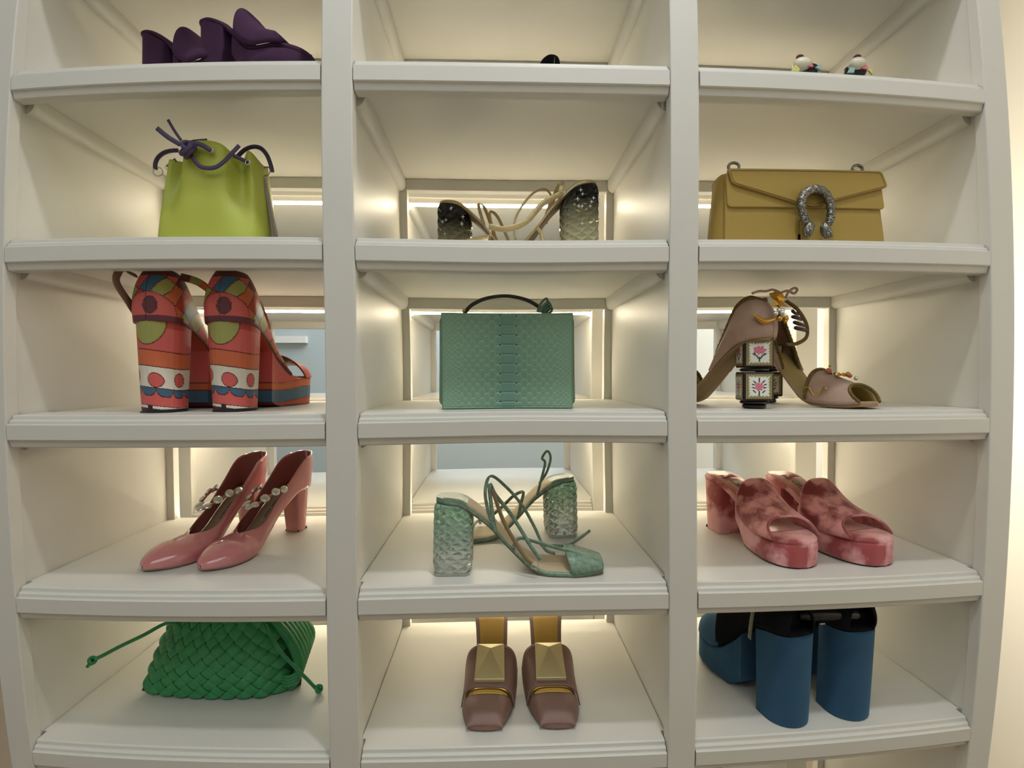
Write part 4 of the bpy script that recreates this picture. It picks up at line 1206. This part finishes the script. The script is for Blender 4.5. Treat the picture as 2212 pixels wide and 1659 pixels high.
def braid(t, pts, r=.0034, name='braid_trim', n=60):
    p = cr(pts, 8); m_ = MB()
    m_.tube(p, lambda s_: r * (1 + .22 * math.sin(s_ * n * 2.2)), 8)
    for k in range(0, len(p) - 1):
        m_.ball(p[k] + Vector((0, 0, .0002)), r * 1.12, 6, 4)
    return m_.build(name, BRAID, t)
def brocade_sandal(label, heel, toe, crot, side, group, lacing, top_orn):
    L, H = .218, .112
    t = place('brocade_sandal', label, heel, toe, FZ[3], group)
    la = Last(L, H, .0065, .037, RO, side, .005, prof_z=[(0, H), (.15, H - .008), (.30, H * .70), (.45, H * .36), (.58, H * .14), (.68, .0085), (.85, .0070), (1, .010)])
    la.slab('sole', TANS, t, lambda x: la.z(x) - .001, lambda x: max(0, la.z(x) - .0065), grow=-.0002)
    la.slab('sole_edge', BROC, t, lambda x: la.z(x) + .0010, lambda x: la.z(x) - .0024, grow=.0008)
    la.slab('insole', GOLDIN, t, lambda x: la.z(x) + .0020, lambda x: la.z(x) - .001, .02, .97, grow=-.003)
    hc = Vector((.026, 0, 0))
    r = crot - t.rotation_euler[2]
    def disc(zc, rr, h, nm):
        MB().loft([[(hc.x + rr * s_ * math.cos(a), rr * s_ * math.sin(a), zc + dz) for a in [2 * math.pi * i / 20 for i in range(20)]] for s_, dz in ((.86, -h), (1, -h * .5), (1, h * .5), (.86, h))]).build(nm, BLKL, t, smooth=True, angle=40)
    disc(.0032, .0170, .0032, 'heel_tip'); disc(.0092, .0205, .0026, 'heel_collar'); 
    porc_cube(t, hc + Vector((0, 0, .0118 + .0225)), (.0215, .0200), .0225, r, 'lower_heel_cube')
    disc(.0600, .0205, .0026, 'heel_collar')
    porc_cube(t, hc + Vector((0, 0, .0630 + .0225)), (.0215, .0200), .0225, r, 'upper_heel_cube')
    # solid seat joining the cube with the sole
    MB().loft([[(hc.x + a * .020, b * .0195, z_) for a, b in ((-1, -1), (1, -1), (1, 1), (-1, 1))] for z_ in (.104, la.z(.026) - .003)]).build('heel_seat', TANS, t, smooth=False, bevel=.001)
    # quarter
    rim = [(0, .052), (.06, .060), (.14, .056), (.24, .036), (.33, .014), (.37, .0)]
    T = lambda x, sg: (x + .012 * (1 - x / (.37 * L)), la.c(x) + sg * la.w(x) * .72, la.z(x) + sm(rim, x / L) + .001)
    C = lambda x, sg, B, tt: (B.x - .007 * max(0, 1 - x / (.06 * L)), B.y + sg * .008 * min(1, la.w(x) / .016), B.z + (tt.z - B.z) * .55)
    q = la.side_shell(T, C, 0, .37, 'quarter', BROC, t, th=.0016, n=40, nj=14, drop=.003)
    for sg in (1, -1):
        braid(t, [Vector(T(x, sg)) + Vector((0, sg * .0012, 0)) for x in [L * .37 * i / 9 for i in range(10)]])
    # vamp with open toe and its trims
    v = arch_band(la, 'vamp', BROC, t, lambda q_: .62 + .0 * q_, lambda q_: .97 - .09 * q_, lambda f: .046 * (1 - .42 * f ** 1.2), nj=26, ni=14, sq=2.3, grow=.001)
    arch_band(la, 'vamp_lining', GOLDIN, t, lambda q_: .622, lambda q_: .965 - .09 * q_, lambda f: .0445 * (1 - .42 * f ** 1.2), th=.0004, nj=20, ni=6, sq=2.3, grow=-.0006)
    for fa, hh in ((0, .046), (1, .0268)):
        P_ = []
        for j in range(15):
            a = math.pi * j / 14; ca, sa = math.cos(a), math.sin(a); sx = abs(ca) ** (2 / 2.3) * (1 if ca > 0 else -1); sz = abs(sa) ** (2 / 2.3)
            x = (.62 if fa == 0 else .97 - .09 * sz) * L
            P_.append(Vector((x, la.c(x) + sx * (la.w(x) + .003) * (1 - .1 * sz), la.z(x) + .001 + (hh + .0015) * sz)))
        braid(v, P_, .0028 if fa == 0 else .0022)
    # ornaments on the vamp: gold leaves, coral fruit, small flowers
    x0 = .70 * L
    for k, (dx, dy, dz, r_, m__) in enumerate(((.0, -.006, .050, .0048, CORAL), (.002, -.006, .0575, .0022, GOLDM), (.022, .008, .0440, .0042, GOLDM), (.028, .004, .0420, .0036, CORAL), (.034, .010, .0380, .0034, GEM), (.012, .012, .0440, .0030, GOLDM))):
        MB().ball((x0 + dx, la.c(x0) + dy, la.z(x0) + dz), r_, 10, 7).build('bead_ornament', m__, v)
    for k in range(4):
        a = -1.0 + k * 1.2; lf = MB(); rows = []
        for i in range(7):
            f = i / 6; w_ = .0040 * math.sin(math.pi * f) ** .8 + .0003
            p = Vector((x0 + .012 + .013 * f * math.cos(a) - .004 * k, -.002 + .012 * f * math.sin(a), la.z(x0) + .0465 - .006 * f))
            n2 = Vector((-math.sin(a), math.cos(a), 0))
            rows.append([p - n2 * w_, p + Vector((0, 0, .0012)), p + n2 * w_])
        lf.grid(rows).build('gold_leaf', GOLDM, v, solid=.0006)
    # gold scroll on the side of the vamp
    for sg in (1, -1):
        P_ = [Vector((x0 - .02 + .005 * i, la.c(x0) + sg * (la.w(x0) - .0 + .0008), la.z(x0) + .016 + .008 * math.sin(i * 1.1))) for i in range(9)]
        MB().tube(cr(P_, 5), .0012, 6).build('gold_scroll', GOLDM, v)
    if top_orn:
        c = Vector((-.004, .0, H + .050))
        # hanging gold ivy leaf on the counter
        sdv = (-math.sin(t.rotation_euler[2]), 0)
        def wpt(u, v_, Y): return local(t, at(u, v_, Y))
        for poly in (((1661, 634), (1676, 630), (1689, 633), (1697, 646), (1685, 652), (1672, 648), (1664, 640)), ((1672, 646), (1687, 648), (1700, 663), (1690, 660), (1684, 666), (1676, 660), (1667, 662))):
            P_ = [wpt(u, v_, .040) for u, v_ in poly]; cc_ = sum(P_, Vector()) / len(P_); cc_ = cc_ + (local(t, at(1680, 645, .034)) - local(t, at(1680, 645, .040)))
            m_ = MB(); n = len(P_); m_.v = [tuple(p) for p in P_] + [tuple(cc_)]; m_.f = [(i, (i + 1) % n, n) for i in range(n)]
            m_.build('gold_leaf', GOLDM, t, smooth=False, solid=.001)
        for u, v_, r_ in ((1683, 670, .0036), (1690, 671, .0040), (1675, 677, .0042), (1692, 681, .0040), (1684, 688, .0044), (1698, 688, .0042), (1690, 676, .0046), (1697, 694, .0030)):
            MB().ball(wpt(u, v_, .037), (r_, r_, r_), 8, 6).build('crystal', GEM if v_ < 682 else GOLDM, t)
        MB().tube(cr([wpt(u, v_, .036) for u, v_ in ((1628, 678), (1636, 687), (1648, 694), (1662, 692), (1676, 688))], 5), lambda s_: .0008 + .0032 * math.sin(min(1, max(0, s_)) * math.pi), 8).build('gold_leaf', GOLDM, t)
        # tie at the ankle
        for P_ in (((1690, 634, .045), (1670, 626, .046), (1655, 629, .045), (1640, 629, .042), (1625, 634, .040)), ((1680, 636, .045), (1700, 628, .044), (1715, 634, .042), (1722, 626, .040), (1716, 622, .040), (1704, 630, .042), (1696, 646, .044))):
            MB().tube(cr([wpt(*q_) for q_ in P_], 6), .0019, 7).build('ankle_tie', BROC, t)
        # slotted strap leaning over to the right
        P_ = [wpt(*q_) for q_ in ((1698, 650, .075), (1722, 668, .09), (1742, 700, .10), (1742, 728, .10), (1722, 742, .09), (1700, 744, .08))]
        MB().ribbon(cr(P_, 8), .006, .0018, lambda s_: (.3, 1, .2)).build('slotted_strap', BRAID, t)
        for q0, q1 in (((1712, 672), (1722, 680)), ((1712, 684), (1732, 690)), ((1716, 696), (1738, 704)), ((1718, 708), (1742, 714))):
            MB().tube([wpt(q0[0], q0[1], .075), wpt(q1[0], q1[1], .095)], .0030, 6).build('strap_bar', mat('dark_plum_leather', (62, 34, 44), rough=.4) if 'dark_plum_leather' not in bpy.data.materials else bpy.data.materials['dark_plum_leather'], t)
    return t
gb = 'dusty rose brocade sandals'
brocade_sandal('dusty rose brocade sandal standing in front, painted porcelain cube heel facing out', (.3935, .0480), (.285, .225), math.radians(-10), 1, gb, True, True)
brocade_sandal('dusty rose brocade sandal behind, its open toe pointing right to the front', (.4740, .240), (.543, .036), math.radians(-10), -1, gb, False, False)

# ---------- mauve mules with a pyramid stud (fifth shelf, middle)
MAUVE = mat('mauve_calf_leather', (132, 102, 92), rough=.42, noise_amt=.06, noise_scale=20)
MAUVD = mat('mauve_heel_leather', (110, 80, 72), rough=.4)
GLDIN = mat('gold_metallic_insole', (178, 146, 78), rough=.34, metal=.55)
GLDED = mat('bright_gold', (240, 205, 110), rough=.22, metal=.9)
STUD = mat('brushed_champagne_metal', (204, 190, 146), rough=.36, metal=.5)
def stud_mule(label, heel, toe, side):
    L, H = .240, .072
    t = place('studded_mule', label, heel, toe, FZ[5], 'mauve studded mules')
    la = Last(L, H, .006, .040, SQ, side, .004, prof_z=[(0, H), (.14, H - .003), (.30, H * .76), (.46, H * .40), (.58, H * .17), (.70, .0085), (.85, .006), (1, .009)])
    la.slab('sole', MAUVE, t, lambda x: la.z(x), lambda x: max(0, la.z(x) - .006), grow=.0006)
    la.slab('insole', GLDIN, t, lambda x: la.z(x) + .0012, lambda x: la.z(x) - .001, .02, .985, grow=-.0062)
    la.heel('heel', MAUVD, t, .002, .046, .003, .045, .0255, .0225, t=.005)
    cap = arch_band(la, 'toe_cap', MAUVE, t, lambda q: .800 + .004 * q, lambda q: 1.0 - .004 * q, lambda f: .0225 * (1 - 1.02 * f ** 3.4), nj=30, ni=20, sq=3.8, grow=.0012, th=.0018, wf=lambda x: max(la.w(x), .026))
    v = arch_band(la, 'vamp', MAUVE, t, lambda q: .50 - .008 * q, lambda q: .80 - .030 * q, lambda f: .040 * (1 - .36 * f ** 1.6), nj=34, ni=16, sq=3.9, grow=.0012, th=.002, wf=lambda x: .0425 - .010 * max(0, x / L - .5))
    arch_band(la, 'vamp_lining', MAUVD, t, lambda q: .502 - .008 * q, lambda q: .795 - .030 * q, lambda f: .0388 * (1 - .36 * f ** 1.6), nj=20, ni=5, sq=3.9, grow=.0016, th=.0004, wf=lambda x: .0425 - .010 * max(0, x / L - .5))
    # gold lip at the toe slit
    P_ = []
    for j in range(4, 19):
        a = math.pi * j / 22; sa = math.sin(a); ca = math.cos(a); sx = abs(ca) ** (2 / 3.2) * (1 if ca > 0 else -1); sz = abs(sa) ** (2 / 3.2)
        x = (.790) * L
        P_.append((x, la.c(x) + sx * (la.w(x)) * .93, la.z(x) + .0262 * sz - .0022))
    MB().ribbon([Vector(p) for p in P_], .009, .0009, lambda s_: (1, 0, -.25)).build('gold_toe_lining', GLDED, t)
    # pyramid stud
    def top(x, y):
        f = (x / L - .48) / .335; hgt = .040 * (1 - .36 * max(0, f) ** 1.6); ww = .0455
        return la.z(x) + hgt * (max(0, 1 - min(.98, abs(y / ww)) ** 3.9)) ** (1 / 3.9) + .0024
    xa, xb, hy = .50 * L, .745 * L, .0245
    cxs = (xa + xb) / 2; cor = [Vector((xa, -hy * .94, top(xa, hy) + .003)), Vector((xb, -hy, top(xb, hy) + .003)), Vector((xb, hy, top(xb, hy) + .003)), Vector((xa, hy * .94, top(xa, hy) + .003))]
    for c in cor: c.y += la.c(cxs)
    apex = sum(cor, Vector()) / 4 + Vector((-.012, 0, .0150))
    s = MB(); s.v = [tuple(c) for c in cor] + [tuple(apex)] + [tuple(c - Vector((0, 0, .0045))) for c in cor]
    s.f = [(0, 1, 4), (1, 2, 4), (2, 3, 4), (3, 0, 4)] + [(i, 5 + i, 5 + (i + 1) % 4, (i + 1) % 4) for i in range(4)]
    s.build('pyramid_stud', STUD, t, smooth=False, bevel=.0007)
    return t
stud_mule('mauve square toe mule with pyramid stud, left one of the pair', (-.0360, .276), (-.0430, .040), 1)
stud_mule('mauve square toe mule with pyramid stud, right one of the pair', (.0690, .276), (.0640, .038), -1)

# ---------- blue suede platforms with black cuffs (fifth shelf, right)
BSUE = mat('petrol_blue_suede', (46, 86, 116), rough=.9, sheen=.3, sheen_tint=(80, 140, 190), rgb2=(38, 70, 96), noise_scale=14)
BLKF = mat('black_velvet', (15, 17, 20), rough=.9, spec=.2)
BLKP = mat('black_patent_trim', (28, 28, 30), rough=.25)
SILV = mat('silver_dotted_trim', (150, 146, 128), rough=.4, metal=.4, noise_amt=.6, noise_scale=260)
def blue_platform(label, heel, toe, side, extra):
    L, H, P = .222, .142, .052
    t = place('platform_sandal', label, heel, toe, FZ[5], 'blue suede platform sandals')
    la = Last(L, H, P, .042, RO, side, .004, prof_z=[(0, H), (.14, H - .003), (.34, P + (H - P) * .76), (.50, P + (H - P) * .34), (.62, P + (H - P) * .08), (.72, P), (1, P + .002)])
    la.slab('footbed', BLKF, t, lambda x: la.z(x) + .003, lambda x: la.z(x) - .004)
    la.heel('heel', BSUE, t, -.006, .056, -.004, .054, .0355, .0345, t=.001, back_round=.9, zb=.001)
    la.slab('platform', BSUE, t, lambda x: la.z(x) - .002, lambda x: .0015 + .02 * max(0, (.52 - x / L) / .12), .40, 1, grow=.0022, rnd=.005)
    arch_band(la, 'toe_upper', BSUE, t, lambda q: .62 - .04 * q, lambda q: .99 - .06 * q, lambda f: .058 * (1 - .55 * f ** 1.8), nj=26, ni=14, sq=2.5, grow=.0018, th=.002)
    rim = [(0, .030), (.12, .050), (.30, .070), (.50, .085), (.66, .080)]
    T = lambda x, sg: (x, la.c(x) + sg * la.w(x) * .80, la.z(x) + sm(rim, x / L))
    C = lambda x, sg, B, tt: (B.x - .006 * max(0, 1 - x / (.06 * L)), B.y + sg * .006 * min(1, la.w(x) / .016), B.z + (tt.z - B.z) * .5)
    la.side_shell(T, C, .015, .64, 'black_quarter', BLKF, t, th=.002, n=30, nj=8, drop=-.001)
    cuff = MB(); R = []
    for k in range(7):
        z_ = H + .006 + .052 * k / 6
        R.append([(.062 + (.042 + .001 * k) * math.cos(a), (.035 + .0005 * k) * math.sin(a), z_ + .006 * math.cos(a)) for a in [2 * math.pi * i / 26 for i in range(26)]])
    cuff.loft(R, caps=False).build('ankle_cuff', BLKF, t, solid=.003)
    MB().tube([Vector((.062 + .047 * math.cos(a), .0375 * math.sin(a), H + .058 + .006 * math.cos(a))) for a in [2 * math.pi * i / 26 for i in range(26)]], .0042, 8, closed=True).build('cuff_binding', BLKP, t)
    MB().ribbon(cr([Vector((.050, .038, H + .062)), Vector((.052, .042, H + .03)), Vector((.056, .044, H - .004)), Vector((.060, .043, H - .03))], 6), .0075, .0014, (1, 0, 0)).build('dotted_strap', SILV, t)
    if extra:
        A, B_ = at(1724, 1331, .038), at(1866, 1323, .045)
        pts = [local(t, A.lerp(B_, k / 6) + Vector((0, 0, .002 * math.sin(k)))) for k in range(7)]
        MB().tube(pts, lambda s_: .0100 if .04 < s_ < .97 else .006, 12).build('rolled_strap', BLKP, t)
        MB().box(tuple(local(t, at(1776, 1347, .028)) - Vector((.001, .004, .001))), tuple(local(t, at(1776, 1347, .028)) + Vector((.001, .004, .001)))).build('buckle_pin', STEEL, t, smooth=False)
    return t
blue_platform('petrol blue suede platform sandal, left one of the pair with its block heel in front', (.4300, .022), (.388, .240), 1, False)
blue_platform('petrol blue suede platform sandal, right one of the pair near the side wall', (.5300, .026), (.520, .250), -1, True)

# ---------- sundae pumps at the top right: only the ornaments rise above the shelf edge
NAVY = mat('black_navy_satin', (26, 24, 34), rough=.4)
CREAMM = mat('cream_enamel', (216, 210, 190), rough=.35)
CHER = mat('dark_cherry_glitter', (88, 22, 34), rough=.4, bump=.6, bump_scale=500)
def sundae(label, cx, heel, toe, side, mirror):
    t = pump('sundae_pump', label, heel, toe, FZ[1], .225, .085, .036, side, 'sundae ornament pumps', NAVY, NAVY, gems=False, tall=.030, lettering=False)
    Y = .098
    def W_(u, v, dy=0): return local(t, at(u, v, Y + dy))
    base = W_(cx, 154)
    b = MB(); r = .019
    R = []
    for k in range(8):
        f = k / 7; rr = r * (1 - .45 * (1 - f) ** 2) * (1 if f < .9 else .96)
        R.append([base + Vector((rr * .8 * math.cos(a), rr * math.sin(a), -.012 + .0165 * f)) for a in [2 * math.pi * i / 18 for i in range(18)]])
    b.loft(R).build('sundae_bowl', NAVY, t)
    MB().ball(W_(cx - (10 if mirror > 0 else -3), 139, -.010), (.012, .0150, .0105), 14, 8).build('cream_scoop', CREAMM, t)
    MB().ball(W_(cx - (14 if mirror > 0 else -4), 125, -.010), (.0056, .0066, .0050), 10, 7).build('cherry', CHER, t)
    def tri(name, pts, col):
        P_ = [W_(u, v, -.016) for u, v in pts]; n_ = (P_[1] - P_[0]).cross(P_[2] - P_[0]).normalized() * .0015
        m_ = MB(); m_.v = [tuple(p + n_) for p in P_] + [tuple(p - n_) for p in P_]; k = len(P_)
        m_.f = [tuple(range(k)), tuple(reversed(range(k, 2 * k)))] + [(i, i + k, (i + 1) % k + k, (i + 1) % k) for i in range(k)]
        m_.build(name, mat(name + '_enamel', col, rough=.35) if name + '_enamel' not in bpy.data.materials else bpy.data.materials[name + '_enamel'], t, smooth=False, bevel=.0006)
    if mirror > 0:
        tri('pink_wafer', [(cx + 0, 145), (cx + 9, 133), (cx + 15, 145)], (206, 120, 124))
        tri('blue_wafer', [(cx + 18, 146), (cx + 32, 138), (cx + 30, 152)], (140, 176, 172))
        tri('yellow_wafer', [(cx - 34, 154), (cx - 24, 140), (cx - 14, 150), (cx - 18, 156)], (196, 194, 116))
    else:
        tri('pink_wafer', [(cx + 12, 148), (cx + 16, 139), (cx + 24, 141), (cx + 26, 151)], (206, 120, 124))
        tri('blue_wafer', [(cx - 18, 158), (cx - 12, 146), (cx - 2, 147), (cx - 4, 158)], (150, 180, 206))
        tri('yellow_wafer', [(cx + 26, 152), (cx + 36, 148), (cx + 36, 162)], (176, 180, 88))
sundae('dark pump with ice cream sundae ornament, left one of the pair on the top shelf', 1742, (.4800, .290), (.4800, .072), 1, 1)
sundae('dark pump with ice cream sundae ornament, right one of the pair on the top shelf', 1848, (.5850, .290), (.5800, .072), -1, -1)
pump('black_pump', 'black pump far back on the empty looking top middle shelf, only its tip showing', (.0790, .205), (.030, .345), FZ[1], .15, .086, .024, 1, None, BLKF, BLKF, gems=False, tall=.050, lettering=False)

# ---------- far room seen through the open backs
c0, c1 = at(560, 735, 2.98), at(663, 735, 2.98)
b = MB().box((-3.0 + .9, 2.955, c0.z - .02), (c1.x, 2.999, c0.z + .03)); struct('trim_1', b, WALLP)
c0, c1 = at(1508, 735, 2.98), at(1560, 735, 2.98)
b = MB().box((c0.x - .3, 2.955, c0.z - .012), (RX1 - .001, 2.999, c0.z + .012)); struct('trim_2', b, WALLP)
